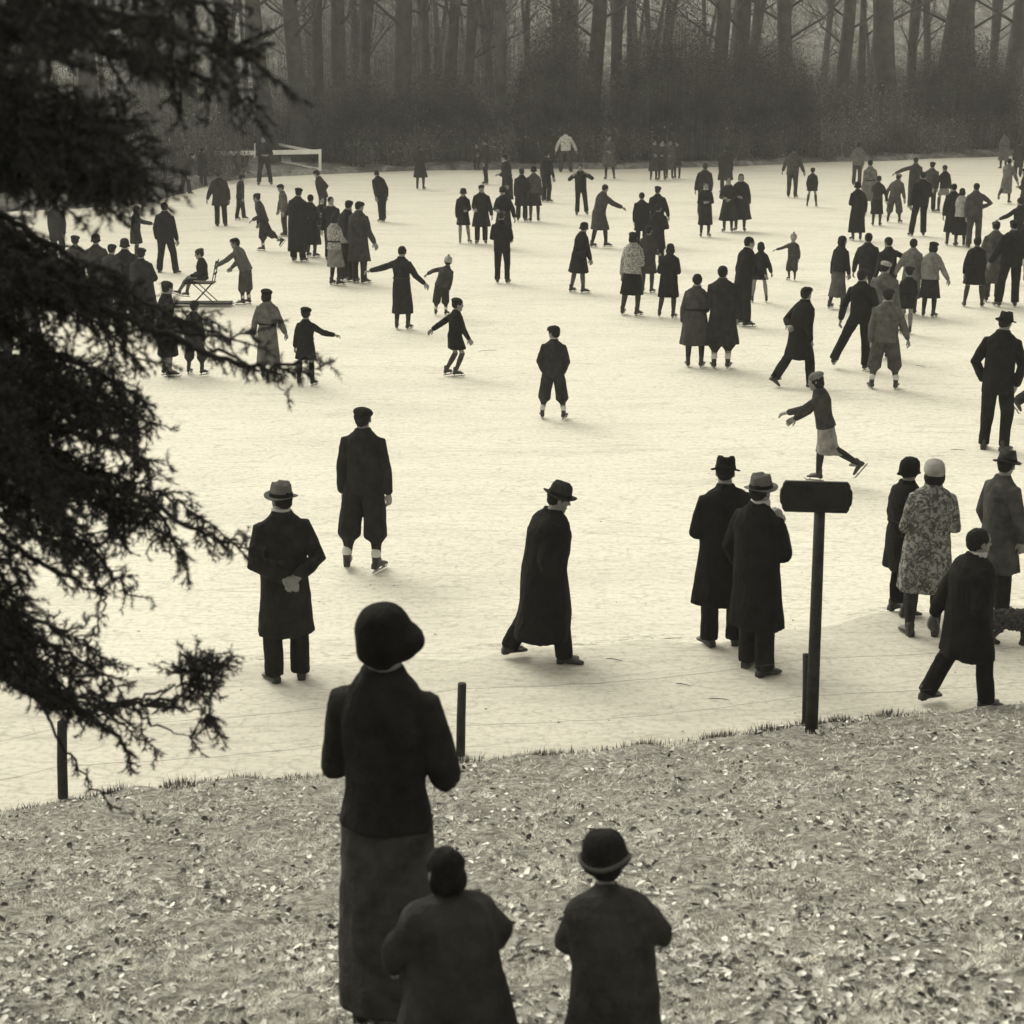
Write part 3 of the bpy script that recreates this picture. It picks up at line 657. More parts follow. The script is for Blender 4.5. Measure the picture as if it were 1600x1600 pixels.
        if skate:
            mb=MB(); mb.box(q(0,.03,-.043)-upv*.034,(.0025,.085*k,.010),M)
            mb.tube([q(0,.115,-.043)-upv*.03,q(0,.13,-.043)-upv*.012],[.005,.004],6)
            for b in(-.02,.075): mb.box(q(0,b,-.043)-upv*.014,(.012*k,.004,.016),M)
            mb.build('skate_blade',STEEL,o)
        if near and kd=='knick' or (near and pants=='knick'):
            mb=MB(); mb.tube([q(0,-.010,.045),q(0,-.010,.062)],[.031*k,.029*k],12); mb.build('sock_roll',SOCK,o)
    info=dict(root=root,T=T,HP=HP,wr=wr,el=el,k=k,H=H,hh=hh,HM=HM,kn=kn,an=an,lm=lm,base=base,pel=pel,fd=fd,topo=topo)
    return info
HANDS=[]
def finish_people():
    run_jobs()
    import bmesh
    for body,hb in HANDS:
        bm=bmesh.new(); bm.from_mesh(body.data)
        vs=[bm.verts.new(v) for v in hb.v]
        for f in hb.f:
            try: bm.faces.new([vs[i] for i in f]).smooth=True
            except ValueError: pass
        bm.to_mesh(body.data); bm.free()

# ---- the near figures -------------------------------------------------------------------------
p=person
PZ=.08
LKN='people standing along the lake edge'
m1=p(450,1062,752,-22,'man in long dark overcoat and pale banded hat, hands clasped behind his back',.022,.016,'coat',arms='back,back',hat='fedora',hatc=.12,hem=-.27,near=2,skate=False,z=PZ,group=LKN,collar=WHITEC,legs='s,s',fat=1.08,hy=-25)
m2=p(566,892,635,12,'tall skater in beret and baggy knickerbockers, arms hanging, back to us',.024,.022,'knick',arms='down,down',legs='w,s',hat='beret',hatc=.014,near=2,hem=-.05,group='skaters out on the ice',stock=.03,fat=1.0)
m3=p(838,1032,766,84,'stooping man walking alone in ankle-length black overcoat and dark banded hat',.011,.012,'coat',arms='pocket,pocket',legs='b,f',lean=8,hat='fedora',hatc=.03,hem=-.35,near=2,skate=False,z=PZ,group=LKN,hp=14,flare=1.08,fat=1.44,H=1.72)
p(1128,1008,715,-8,'man in black overcoat and black hat standing behind the pale-hatted man',.012,.012,'coat',arms='muff,muff',hat='fedora',hatc=.012,hem=-.28,near=1,skate=False,z=PZ,group=LKN,fat=1.15)
p2=p(1180,1049,738,48,'man in black overcoat and grey banded hat, hand raised to his white-scarfed face',.012,.016,'coat',arms=(ARM['pocket'],((.12,.3,-1),(-.50,.3,1.1))),hat='fedora',hatc=.13,hem=-.27,near=2,skate=False,z=PZ,group=LKN,collar=WHITEC,fat=1.12,legs='g,s')
p(1405,958,716,60,'woman in black coat and hat half hidden behind the fur-coated woman',.013,.02,'wcoat',arms='low,muff',hat='cloche',hatc=.012,near=1,skate=False,z=PZ,group=LKN,hem=-.22)
p(1440,992,718,12,'woman in mottled fur coat and pale knitted hat',.1,.03,'wcoat',arms='muff,muff',hat='knit',hatc=.33,hair='bob',near=1,skate=False,z=PZ,group=LKN,hem=-.25,topmat=FLORAL,fat=1.12,stock=.03)
p(1552,954,703,70,'man in grey tweed overcoat and dark hat beside the small dog',.07,.02,'coat',arms='pocket,down',hat='fedora',hatc=.05,near=1,skate=False,z=PZ,group=LKN,hem=-.25,fat=1.12)
p(1492,1102,816,78,'bareheaded youth in black overcoat striding along the grass edge',.012,.015,'coat',arms='swb,pocket',legs='b,f',hat='none',near=2,skate=False,z=PZ,group=LKN,hem=-.21,fat=1.36,collar=WHITEC,H=1.62,lean=3)
# woman and two children on the grassy bank
# ---- skaters, row by row ----------------------------------------------------------------------
p(864,655,509,4,'small boy alone in mid ice, dark cap, jacket and baggy breeches, back to us',.035,.03,'knick',arms='pocket,pocket',legs='w,w',hat='cap',hatc=.02,hy=-30,near=1,collar=WHITEC,stock=.2)
p(1278,752,579,282,'woman gliding on one leg above the sign board, dark blouse, pale skirt, arms forward',.05,.26,'skirt',arms='fwd,reach',legs='u,g',lean=14,hat='beret',hatc=.16,hair='bob',near=1,hem=-.26,flare=.9,stock=.03)
p(1266,604,453,72,'walking man in black coat and flat cap, one leg stretched behind',.012,.014,'coat',arms='back,pocket',legs='B,f',lean=7,hat='cap',hatc=.014,near=1,skate=False,hem=-.22,fat=1.15,H=1.74,xoff=.0)
p(1552,703,487,42,'man in black suit and bowler-like hat with hands in his pockets, right side',.013,.014,'suit',arms='pocket,pocket',hat='fedora',hatc=.015,near=1,skate=False,hem=-.10,fat=.94,pants='slim')
p(1650,660,500,80,'skater cut by the right edge with one leg stretched far back',.03,.03,'suit',arms='fwd,swf',legs='u,k',lean=38,hat='cap',near=1,H=1.75)
p(1304,577,425,30,'man in dark suit striding with one leg back, seen left of the grey-suited skater',.013,.013,'suit',arms='low,swf',legs='o,g',lean=10,hat='beret',hatc=.02,near=1,skate=True,H=1.78,side=8,collar=.3) if False else None
p(1352,579,425,18,'man in dark suit with one leg kicked out, behind the grey-suited skater',.015,.015,'suit',arms='low,hold',legs='o,g',lean=8,hat='cap',hatc=.02,near=1,collar=.35,side=-3,H=1.78)
p(1380,608,451,4,'skater in pale grey jacket and grey baggy breeches, back to us',.11,.075,'knick',arms='down,low',legs='w,w',hat='beret',hatc=.03,near=1,stock=.02,hem=-.06)
p(1085,574,429,22,'slim woman in grey belted coat, arm in arm with taller partner',.06,.06,'wcoat',arms='down,hold',hat='none',hair='short',near=1,hem=-.29,stock=.03,flare=1.05)
p(1126,576,415,8,'partner in long dark coat with flared hem, arm in arm with slim woman in grey',.028,.02,'coat',arms='hold,down',hat='none',near=1,hem=-.30,flare=1.12,pants='knick',stock=.25)
p(1160,510,370,62,'bareheaded young man in dark jacket just behind the arm-in-arm couple',.014,.018,'suit',arms='down,hold',hat='none',near=1,collar=WHITEC,hem=-.08)
p(1186,473,379,10,'girl in short dark coat and pale stockings beside the bareheaded young man',.022,.02,'wcoat',arms='down,low',legs='w,w',hat='none',hair='bob',hem=-.14,stock=.25)
p(1237,438,363,200,'small child in white knitted hat with one arm stretched sideways',.06,.06,'knick',arms='down,out',hat='pom',hatc=.35,stock=.04)
p(1041,497,381,8,'woman in long black coat standing right of the black-skirted woman',.016,.016,'wcoat',arms='hold,muff',legs='w,s',hat='none',hair='bob',hem=-.25,near=1)
p(984,493,362,30,'woman in speckled pale jacket, black skirt and beret',.3,.012,'skirt',arms='down,muff',hat='beret',hatc=.02,hair='bob',near=1,hem=-.28,topmat=PLAID,legs='w,s')
p(1011,458,352,20,'figure in dark brown coat behind the black-skirted woman',.04,.03,'wcoat',arms='down,hold',hat='cap',hem=-.24)
p(1026,418,318,5,'person in broad black coat standing between two dark coats',.018,.018,'coat',arms='muff,muff',hat='none',hem=-.25,fat=1.1)
p(1002,388,301,-5,'bareheaded figure in short black coat left of a taller one',.014,.014,'coat',arms='down,down',hat='none',hem=-.22)
p(1026,384,291,8,'black-coated figure at the top of the central dark cluster',.015,.015,'coat',arms='hold,low',hat='beret',hem=-.22)
p(902,458,348,55,'woman in flared black coat leaning right, arm hanging forward',.015,.015,'wcoat',arms='down,dfwd',legs='h,w',lean=12,hat='cloche',hatc=.02,hem=-.24,flare=1.2,near=1,stock=.1)
p(936,387,288,60,'woman in grey coat leaning right with forearm held out',.055,.06,'wcoat',arms='down,fwd',legs='h,f',lean=14,hat='none',hem=-.25,flare=1.15,stock=.04)
p(785,443,329,10,'man in black suit standing feet together below the holding-hands group',.013,.013,'suit',arms='muff,hold',hat='cap',hatc=.14,hem=-.09,near=1,pants='slim')
p(787,388,291,200,'black-coated woman holding a spotted bundle, directly behind the black-suited man',.016,.016,'wcoat',arms='low,muff',hat='cloche',hatc=.02,hem=-.2)
p(752,381,288,190,'man in big black coat reaching a hand to his right-hand neighbour',.016,.016,'coat',arms='low,hold',hat='cap',hem=-.24,flare=1.1,fat=1.05,group='group holding hands')
p(726,380,294,160,'short woman in dark coat and pale stockings leaning to the big-coated man',.018,.02,'wcoat',arms='muff,down',legs='w,g',hat='cloche',hatc=.015,hem=-.20,stock=.3,group='group holding hands')
p(629,515,386,18,'slender woman in long dark belted dress, arms held away from her sides',.022,.022,'dress',arms=((( 1,.1,-.35),(.9,.1,-.3)),((.5,.35,-1),(.8,.6,-.55))),hat='none',hp=18,hem=-.34,near=1,flare=.95,belt=.04)
p(689,493,399,20,'child in pale knitted hat bending right with both arms out',.055,.03,'knick',arms='out,dfwd',legs='w,g',lean=22,side=12,hat='pom',hatc=.33,collar=.015,near=1)
p(705,588,473,62,'girl in short black coat skating, one arm stretched back, knees bent',.014,.014,'wcoat',arms=(((.35,-.8,-.7),(.3,-.8,-.5)),'dfwd'),legs=(((.02,.15,-1),(.02,-.65,-1)),((.02,.35,-1),(.02,-.45,-1))),lean=5,hat='beret',hatc=.013,hem=-.16,stock=.07,near=1,collar=.3,H=1.38)
p(478,603,498,8,'small child in black coat holding hands with the long-haired woman',.014,.014,'wcoat',arms='low,out',legs='w,g',hat='beret',hatc=.014,hem=-.18,near=1,stock=.02,H=1.32)
p(421,592,451,6,'woman in long pale grey dress holding a small child by the hand',.14,.12,'dress',arms='low,low',hat='beret',hatc=.014,hair='bob',hem=-.37,near=1,stock=.03)
p(262,588,439,55,'woman in long black coat and beret at the tip of the conifer mass',.014,.014,'wcoat',arms='down,hold',hat='beret',hatc=.015,hem=-.32,near=1,stock=.2)
p(306,586,470,20,'child in baggy knickerbockers partly behind the conifer bough',.03,.035,'knick',arms='down,down',legs='w,w',hat='cap')
p(384,476,373,280,'boy in light jacket leaning forward to push the chair sledge',.11,.06,'knick',arms='fwd,reach',legs='g,s',lean=24,hat='cap',hatc=.02,near=1,stock=.05,H=1.5)
p(411,392,294,268,'boy in grey jacket skating left with one leg lifted behind him',.05,.035,'knick',arms='hold,dfwd',legs='u,g',lean=16,hat='beret',hatc=.014,H=1.62,near=1)
p(466,409,293,15,'figure in floor-length black coat, tallest of the pair of long coats',.013,.013,'coat',arms='muff,muff',hat='beret',hatc=.014,hem=-.40,flare=.95,fat=1.1)
p(487,402,304,25,'figure in wide black cape-like coat right of the floor-length coat',.018,.016,'wcoat',arms='muff,muff',hat='none',hem=-.33,flare=1.15,fat=1.12)
p(446,369,287,250,'boy in light top and dark cap left of the long black coats',.11,.04,'suit',arms='down,dfwd',hat='cap',hatc=.02,lean=6)
p(506,350,265,275,'man in dark jacket leaning left with hands on hips, behind the women',.04,.03,'suit',arms='hip,hip',lean=14,hat='cap')
p(504,374,308,180,'woman with white collar and dark skirt behind the light-skirted woman',.02,.016,'skirt',arms='muff,muff',hat='none',collar=WHITEC,hem=-.2)
p(519,407,307,170,'man with white scarf in dark jacket behind the light-skirted woman',.018,.018,'suit',arms='down,down',hat='none',collar=WHITEC)
p(524,446,335,30,'woman in mottled light jacket, dark belt and pale grey skirt',.2,.2,'skirt',arms='muff,muff',hat='none',hair='bob',hem=-.27,near=1,topmat=PLAID,belt=.015,stock=.03)
p(542,440,312,35,'dark-coated man half hidden left of the grey long coat',.02,.02,'coat',arms='down,down',hat='cap',hem=-.2)
p(562,443,314,45,'man in long grey overcoat and cap, one hand out to the side',.045,.035,'coat',arms='down,low',hat='cap',hatc=.02,hem=-.26,near=1,pants='slim')
p(598,347,266,330,'stooping man in dark suit with hands at his sides, apart on the ice',.018,.018,'suit',arms='down,down',legs='h,g',lean=24,hat='none',H=1.72,hp=20)
p(262,426,316,5,'broad man in black jacket standing legs apart beside the conifer',.014,.02,'suit',arms='down,down',legs='w,w',hat='none',hem=-.10,near=1,fat=1.1,skate=False)
p(214,410,321,80,'woman in dark dress holding a forearm out, seen over the seated crowd',.03,.03,'wcoat',arms='down,fwd',hat='none',hair='bob',hem=-.2)
p(92,412,311,0,'man in dark brown coat on the far left behind conifer twigs',.03,.04,'suit',arms='down,down',hat='none',hem=-.17)
BE='people gathered behind the conifer boughs'
p(124,483,368,0,'child in grey jumper, elbows out, leftmost of the gathered heads',.07,.03,'suit',arms='low,low',hat='beret',group=BE)
p(157,486,366,5,'person in dark hat second among the heads above the bough',.04,.03,'coat',arms='down,muff',hat='cloche',group=BE)
p(178,500,381,20,'boy in peaked cap, third among the heads above the bough',.04,.03,'coat',arms='down,down',hat='cap',group=BE)
p(201,498,373,10,'person in round dark hat and white collar among the gathered heads',.02,.02,'coat',arms='muff,muff',hat='cloche',hatc=.03,collar=WHITEC,group=BE)
p(228,518,387,15,'large man in dark coat at the right end of the gathered heads',.025,.02,'coat',arms='muff,muff',hat='beret',fat=1.3,near=1,group=BE)
p(4,575,430,0,'figure in long black coat at the left frame edge',.015,.015,'coat',arms='down,down',hat='none',hem=-.33)
p(50,570,418,10,'person in wide grey trousers behind the lower conifer boughs',.05,.07,'suit',arms='muff,muff',hat='cap')
p(290,303,232,80,'man bending forward beside another at the far left shore',.03,.03,'suit',arms='dfwd,dfwd',legs='h,f',lean=34,hat='none',H=1.75,skate=False)
p(318,292,230,10,'dark figure upright beside the bending man on the far left shore',.03,.03,'coat',arms='muff,muff',hat='none')
p(346,353,266,-5,'figure in bulky dark coat, back to us, below the white railing',.03,.02,'coat',arms='low,down',hat='knit',hatc=.03,hem=-.15,fat=1.25,skate=False)
p(370,344,272,50,'figure with a leg kicked right, behind the bulky dark coat',.04,.03,'suit',arms='down,down',legs='h,o',hat='cap',lean=6)
p(382,272,228,0,'dim figure standing behind the white railing, left of the other',.05,.05,'coat',hat='none',arms='down,down',group='people on the far shore',skate=False)
p(414,289,204,180,'man in dark jacket standing astride at the white railing',.025,.03,'suit',arms='muff,muff',legs='w,w',hat='none')
p(552,266,219,0,'left one of two dim figures against the thicket, right of the railing',.05,.05,'coat',hat='none',arms='down,down',group='people on the far shore',skate=False)
p(566,268,224,30,'right one of two dim figures against the thicket, right of the railing',.05,.05,'coat',hat='none',arms='hip,down',group='people on the far shore',skate=False)
p(657,296,226,0,'lone woman in dark flared coat at the far shore edge',.03,.03,'wcoat',arms='muff,muff',hat='none',hem=-.27,flare=1.2)
p(760,288,218,260,'man in dark suit with pale face at the far edge, facing left',.025,.025,'suit',arms='down,muff',hat='none')
p(745,266,224,180,'small dark figure with white patches left of the pale-faced man',.03,.03,'coat',arms='muff,muff',hat='none',collar=WHITEC,group='people on the far shore',skate=False)
p(793,331,241,280,'woman in dark coat with white face turned left, behind two companions',.025,.025,'wcoat',arms='down,muff',hat='none',hem=-.32,collar=WHITEC)
p(815,346,263,12,'left of two companions seen from behind, plain black coat',.016,.016,'coat',arms='down,low',hat='cap',hem=-.24)
p(835,346,260,5,'right of two companions from behind, grey checked jacket and dark skirt',.06,.02,'skirt',arms='down,down',hat='cloche',hatc=.02,hem=-.25,fat=1.1,topmat=None)
p(853,316,236,50,'man in dark suit and white shirt just right of the two companions',.02,.02,'suit',arms='down,down',hat='none',collar=WHITEC)
p(884,269,203,2,'man in white shirt standing astride at the far shore, arms held out',.6,.06,'suit',arms=(((.6,-.1,-1),(.35,.1,-1)),((.6,-.1,-1),(.35,.1,-1))),legs='w,w',hat='none',hem=-.02,skate=False,group='people on the far shore')
p(909,336,256,185,'man in black suit with both elbows raised as if taking a picture',.016,.016,'suit',arms='cam,cam',hat='none',legs='w,s')
p(953,280,211,180,'woman in dull grey coat alone at the far shore, legs apart',.08,.07,'wcoat',arms='muff,muff',hat='none',hem=-.25,legs='w,s')
FG='cluster of four people at the far ice edge'
p(1021,282,219,180,'first from the left in the far cluster of four, dark coat',.04,.03,'wcoat',arms='muff,muff',hat='none',group=FG,hem=-.3)
p(1034,281,219,180,'second from the left in the far cluster of four, light collar',.05,.04,'wcoat',arms='muff,muff',hat='none',group=FG,collar=WHITEC)
p(1046,279,219,190,'third from the left in the far cluster of four, grey coat',.09,.06,'wcoat',arms='down,muff',hat='none',group=FG)
p(1058,279,221,200,'rightmost in the far cluster of four, short coat, legs showing',.04,.03,'wcoat',arms='down,low',hat='none',group=FG,hem=-.2)
p(1099,338,255,0,'wide-shouldered man behind the woman in the white scarf',.03,.03,'suit',arms='down,down',hat='none',fat=1.15)
p(1101,370,284,175,'woman in long dark skirt and white scarf in front of a wide-shouldered man',.02,.016,'dress',arms='muff,muff',hat='none',hem=-.32,collar=WHITEC)
p(1133,302,228,0,'large dark man at the shore behind two women in flared coats',.03,.03,'coat',arms='down,down',hat='none',fat=1.2)
p(1137,362,276,185,'left of two women in long flared dark coats, pale muff',.025,.022,'wcoat',arms='muff,muff',hat='none',hem=-.33,flare=1.3,collar=.3)
p(1156,361,271,190,'right of two women in long flared dark coats, dark hair',.022,.022,'wcoat',arms='down,muff',hat='none',hair='bob',hem=-.33,flare=1.3)
p(1237,309,229,15,'man in grey jacket with arms slightly out near the far shore',.06,.05,'suit',arms='low,low',hat='none',hem=-.1,pants='slim')
p(1268,323,262,10,'schoolboy in short dark coat, legs astride, near the far shore',.025,.02,'wcoat',arms='down,down',legs='w,w',hat='cap',hem=-.12,stock=.04)
p(1338,290,223,10,'figure in pale grey top standing far off, above the tall dark woman',.14,.05,'suit',arms='muff,down',hat='none')
p(1357,334,250,0,'figure in light grey coat partly hidden behind the tall dark woman',.16,.1,'wcoat',arms='down,down',hat='none')
p(1338,376,284,-5,'tall woman in floor-length black coat and wide hat, right half of the ice',.015,.015,'wcoat',arms='muff,down',hat='cloche',hatc=.015,hem=-.40,fat=1.05)
p(1369,353,275,20,'person in dark jacket and wide dark skirt beside the bending grey skater',.03,.02,'skirt',arms='fwd,low',lean=12,hat='none',hem=-.3)
p(1396,348,262,40,'bending skater in grey suit and pale hat, arm hanging',.08,.07,'knick',arms='low,low',legs='w,w',lean=26,hat='beret',hatc=.2,H=1.62)
p(1433,369,268,3,'man in black jacket and trousers from behind, legs apart, centre of right crowd',.016,.016,'suit',arms='down,muff',legs='w,s',hat='none',near=1)
p(1426,325,246,5,'dim figure stretching an arm left above the black-jacketed man',.05,.05,'suit',arms='out,down',hat='none')
p(1452,331,253,20,'person in grey jacket bending away, between two dark-clad skaters',.06,.035,'suit',arms='fwd,down',lean=10,hat='beret')
p(1473,332,258,335,'girl in dark top and pale short skirt with spread legs',.02,.22,'skirt',arms='low,low',legs='w,w',hat='none',hem=-.16,stock=.04)
p(1486,384,287,10,'woman in black coat left of the white-bloused woman',.016,.016,'wcoat',arms='down,down',hat='none',hem=-.32)
p(1499,385,294,15,'woman in white blouse and long black skirt',.45,.014,'skirt',arms='muff,muff',hat='none',hair='bob',hem=-.34)
p(1520,388,286,20,'man in plain grey suit, one elbow bent, right of the white blouse',.055,.055,'suit',arms='down,hip',hat='none')
p(1567,263,206,0,'pale dim figure at the far right shore',.12,.06,'wcoat',arms='down,down',hat='none',group='people on the far shore',skate=False)
p(1590,276,220,10,'dark dim figure at the far right shore',.04,.04,'coat',arms='down,down',hat='none',group='people on the far shore',skate=False)
p(1469,240,196,330,'woman in pale coat standing beyond the ice under the thicket',.22,.2,'wcoat',arms='muff,muff',hat='none',hem=-.35,skate=False,group='people on the far shore')
p(1576,318,252,25,'woman in light grey coat with a leg lifted behind, near right edge',.15,.12,'wcoat',arms='reach,low',legs='u,g',lean=10,hat='none',H=1.62,stock=.05)
p(1600,345,262,300,'dark figure with a handbag cut by the right frame edge',.03,.03,'coat',arms='muff,muff',hat='cap')
p(1572,480,345,5,'tallest broad man in black suit amid the dense right-hand crowd',.014,.014,'suit',arms='low,low',legs='w,s',hat='cap',near=1,fat=1.25,H=1.9)
p(1590,400,309,330,'dark figure with arms outstretched above the dense right-hand crowd',.02,.02,'coat',arms='out,out',hat='none')
p(1549,472,345,10,'person in pale grey cap and grey coat behind the black-coated woman',.1,.05,'coat',arms='down,down',hat='cap',hatc=.1,hem=-.3)
p(1520,480,371,10,'woman in wide black coat left of the tallest broad man',.015,.015,'wcoat',arms='down,down',legs='w,w',hat='none',hem=-.2,fat=1.15,near=1)
p(1596,445,340,350,'dark figure walking out at the right frame edge',.02,.02,'suit',arms='down,down',hat='none')
CH='chain of skaters linked hand in hand'
p(1306,483,369,45,'leftmost of the linked skaters, dark jacket and long grey skirt',.022,.09,'skirt',arms='down,dfwd',legs='h,g',lean=6,hat='none',hair='bob',hem=-.37,group=CH,near=1)
p(1352,485,364,5,'second of the linked skaters, dark grey jacket, elbows spread',.03,.04,'suit',arms='low,low',hat='none',group=CH)
p(1386,490,371,350,'third of the linked skaters, dark jacket, arm reaching right',.022,.03,'suit',arms='low,out',lean=8,hat='none',group=CH)
p(1420,492,373,15,'fourth of the linked skaters, long pale grey coat and headband',.17,.13,'wcoat',arms='low,down',hat='none',hem=-.32,group=CH,stock=.05)
p(1450,496,378,25,'fifth of the linked skaters, light jacket over dark skirt, arm trailing',.2,.025,'skirt',arms='down,low',lean=4,hat='beret',hatc=.02,hair='bob',hem=-.27,group=CH,near=1,stock=.03)
p(1414,522,416,355,'boy in dark jacket and pale stockings amid the linked skaters',.02,.02,'wcoat',arms='down,down',legs='g,s',hat='beret',hem=-.14,stock=.2)
p(1376,560,408,20,'skater in light headscarf behind the kicking man, mostly hidden',.12,.08,'coat',arms='down,down',hat='beret',hatc=.3)

# ================================================================ THINGS
def wood(name,c): return simple(name,c,.85,.4,6,.5,30,.15)
W=G(645,1590); 
def bankp(px,py): return G(px,py)
# woman and children on the bank: stand them on the turf at their distance
def on_bank(x,Yd,yh,**kw):
    q=PD(x,800,Yd); z=float(bank_h(q.x,Yd)); d=ray(x,yh); zt=CZ+d.z*Yd/d.y
    # person() takes a pixel; give it the pixel whose ray meets (Yd,z)
    lo,hi=800,2600
    for _ in range(40):
        mid=(lo+hi)/2; qq=ray(x,mid); zz=CZ+qq.z*Yd/qq.y
        if zz>z: lo=mid
        else: hi=mid
    return zt-z,dict(x=x,yf=lo,yh=yh,Y=Yd)
hgt,kw=on_bank(612,5.6,944); print('woman height',hgt)
BKG='spectators on the grassy bank'
wf=person(kw['x'],kw['yf'],kw['yh'],14,'tall woman in dark jacket, long grey skirt and deep felt hat on the grassy bank',.024,.07,'skirt',arms=(((.20,.1,-1),(-.45,.8,.05)),((.27,.1,-1),(-.40,.8,.05))),legs='s,s',hat='big',hatc=.012,near=2,skate=False,Y=kw['Y'],hem=-.47,flare=.88,fat=.98,group=BKG,hair='short',hp=-4,belt=None)
hgt,kw=on_bank(715,4.75,1338); print('kid1 height',hgt)
person(kw['x'],kw['yf'],kw['yh'],-20,'bareheaded dark-haired child hunched on the bank beside the tall woman',.05,.02,'coat',arms=(((.95,.1,-1),(.0,.9,-.7)),((.80,.05,-1),(-.1,.9,-.6))),legs='s,s',lean=16,side=-3,hat='none',hair='bob',near=2,skate=False,Y=kw['Y'],hem=-.30,flare=1.12,fat=1.76,hs=.84,group=BKG,hy=-20,hp=-8)
hgt,kw=on_bank(958,4.8,1356); print('kid2 height',hgt)
person(kw['x'],kw['yf'],kw['yh'],8,'child in brimmed hat with pale edge, rightmost of the three on the bank',.055,.02,'coat',arms=(((.60,.1,-1),(-.2,.9,-.5)),((.78,.1,-1),(-.1,.9,-.5))),legs='s,s',lean=15,hat='bowl',hatc=.018,near=2,skate=False,Y=kw['Y'],hem=-.32,flare=1.0,fat=1.62,hs=.92,group=BKG,hy=-14,side=-9,hp=2)

# --- sign board on its post
POSTM=simple('weathered_post',.03,.85,.5,9,.6,40,.2)
sb=G(1268,1143); root=empty('sign_post',sb); tag(root,'dark blank sign board with scalloped ends on a tall round post','sign')
zt=PD(1280,790,sb.y).z-sb.z; lx=PD(1281,790,sb.y).x-sb.x
mb=MB(); mb.tube([(0,0,-.15),(lx*.5,0,zt*.5),(lx,0,zt+.05)],[.052,.047,.043],14,1,(0,1,0),False); mb.build('post',POSTM,root)
c0=PD(1275,776,sb.y-.06)-sb; s_=(PD(1332,776,sb.y)-PD(1219,776,sb.y)).x/2; hh_=(PD(1275,753,sb.y).z-PD(1275,801,sb.y).z)/2
out=[]
for sx in(1,-1):
    seq=[(.86,-1),(.92,-.80),(.93,-.62),(.985,-.42),(1.0,0),(.985,.42),(.93,.62),(.92,.80),(.86,1)]
    if sx<0: seq=[(a,-b) for a,b in seq]
    out+=[(sx*a,b) for a,b in seq]
fr=[Vector((c0.x+a*s_,c0.y-.022,c0.z+b*hh_+a*-.008)) for a,b in out]; bk=[q+Vector((0,.036,0)) for q in fr]
n=len(fr); mb=MB(); mb.add(fr+bk,[tuple(range(n)),tuple(range(2*n-1,n-1,-1))]+[(i,i+n,(i+1)%n+n,(i+1)%n) for i in range(n)])
bo=mb.build('board',simple('dark_board',.022,.8,.5,7,.5,30,.2),root,False); bv=bo.modifiers.new('b','BEVEL'); bv.width=.006; bv.segments=2
mb=MB(); ins=[Vector((c0.x+a*s_*.86,c0.y-.027,c0.z+b*hh_*.78)) for a,b in out]
mb.tube(ins+[ins[0]],.004,5,1,(0,1,0),False); mb.build('board_moulding',POSTM,bo)
# --- wire fence
root=empty('wire_fence',P(720,1180,.08)); tag(root,'low fence of short dark posts and thin sagging wires along the grass edge','fence')
o0=root.location
def fpost(pb,pt,r):
    b=G(*pb); t=PD(pt[0],pt[1],b.y); mb=MB(); mb.tube([b-o0-Vector((0,0,.15)),(b+t)/2-o0,t-o0],[r,r*.97,r*.92],12,1,(0,1,0),False); mb.build('post',POSTM,root); return b,t
ps=[fpost((97,1246),(97,1128),.040),fpost((719,1180),(722,1068),.037),fpost((1259,1134),(1259,1022),.028)]
q=P(1447,1107,.08); t=PD(1447,1100,q.y); 
L_=P(-560,1370,.1); ends=[(L_,L_+Vector((0,0,.6)))]+ps+[(PD(1900,1075,14.6)*1,PD(1900,970,14.6))]
for fr_ in(.93,.42):
    for (b0,t0),(b1,t1) in zip(ends[:-1],ends[1:]):
        a=b0.lerp(t0,fr_)-o0; b=b1.lerp(t1,fr_)-o0; pts=[a.lerp(b,i/16)-Vector((0,0,.055*math.sin(math.pi*i/16)+.004*math.sin(i*2.3))) for i in range(17)]
        mb=MB(); mb.tube(pts,.0012,5,1,(0,1,0),False); mb.build('wire',simple('wire_steel',.10,.6,.2,10,0) if 'WR' not in globals() else WR,root)
# clods at post foot
# --- white railing on the far shore
WP=simple('white_paint',.88,.6,.08,3,0)
root=empty('white_railing',P(500,266,.15)); tag(root,'white painted wooden railing turning a corner on the far shore','railing','')

o0=root.location; yb=o0.y
def at(px,py,Y): return PD(px,py,Y)-o0
def bar(a,b,nm,h=.05,t=.03):
    mb=MB(); d=(b-a); l=d.length; d.normalize(); up=Vector((0,0,1)) if abs(d.z)<.8 else Vector((0,1,0)); s=d.cross(up).normalized(); u=s.cross(d)
    M=Matrix((s,d,u)).transposed(); mb.box((a+b)/2,(t,l/2,h),M); return mb.build(nm,WP,root,False)
bar(at(500,267,yb),at(500,233,yb),'post',.06,.06); bar(at(424,255,yb+4),at(424,222,yb+4),'post',.045,.045); bar(at(398,247,yb+2.5),at(398,224,yb+2.5),'post',.03,.03); bar(at(336,247,yb-1),at(336,236,yb-1),'post',.05,.05)
bar(at(334,240,yb-1),at(499,237,yb-.08),'rail',.10,.04); bar(at(425,224,yb+4.0),at(499,238,yb+.1),'rail',.055,.03); bar(at(425,252,yb+4.0),at(499,265,yb+.1),'rail',.07,.03)
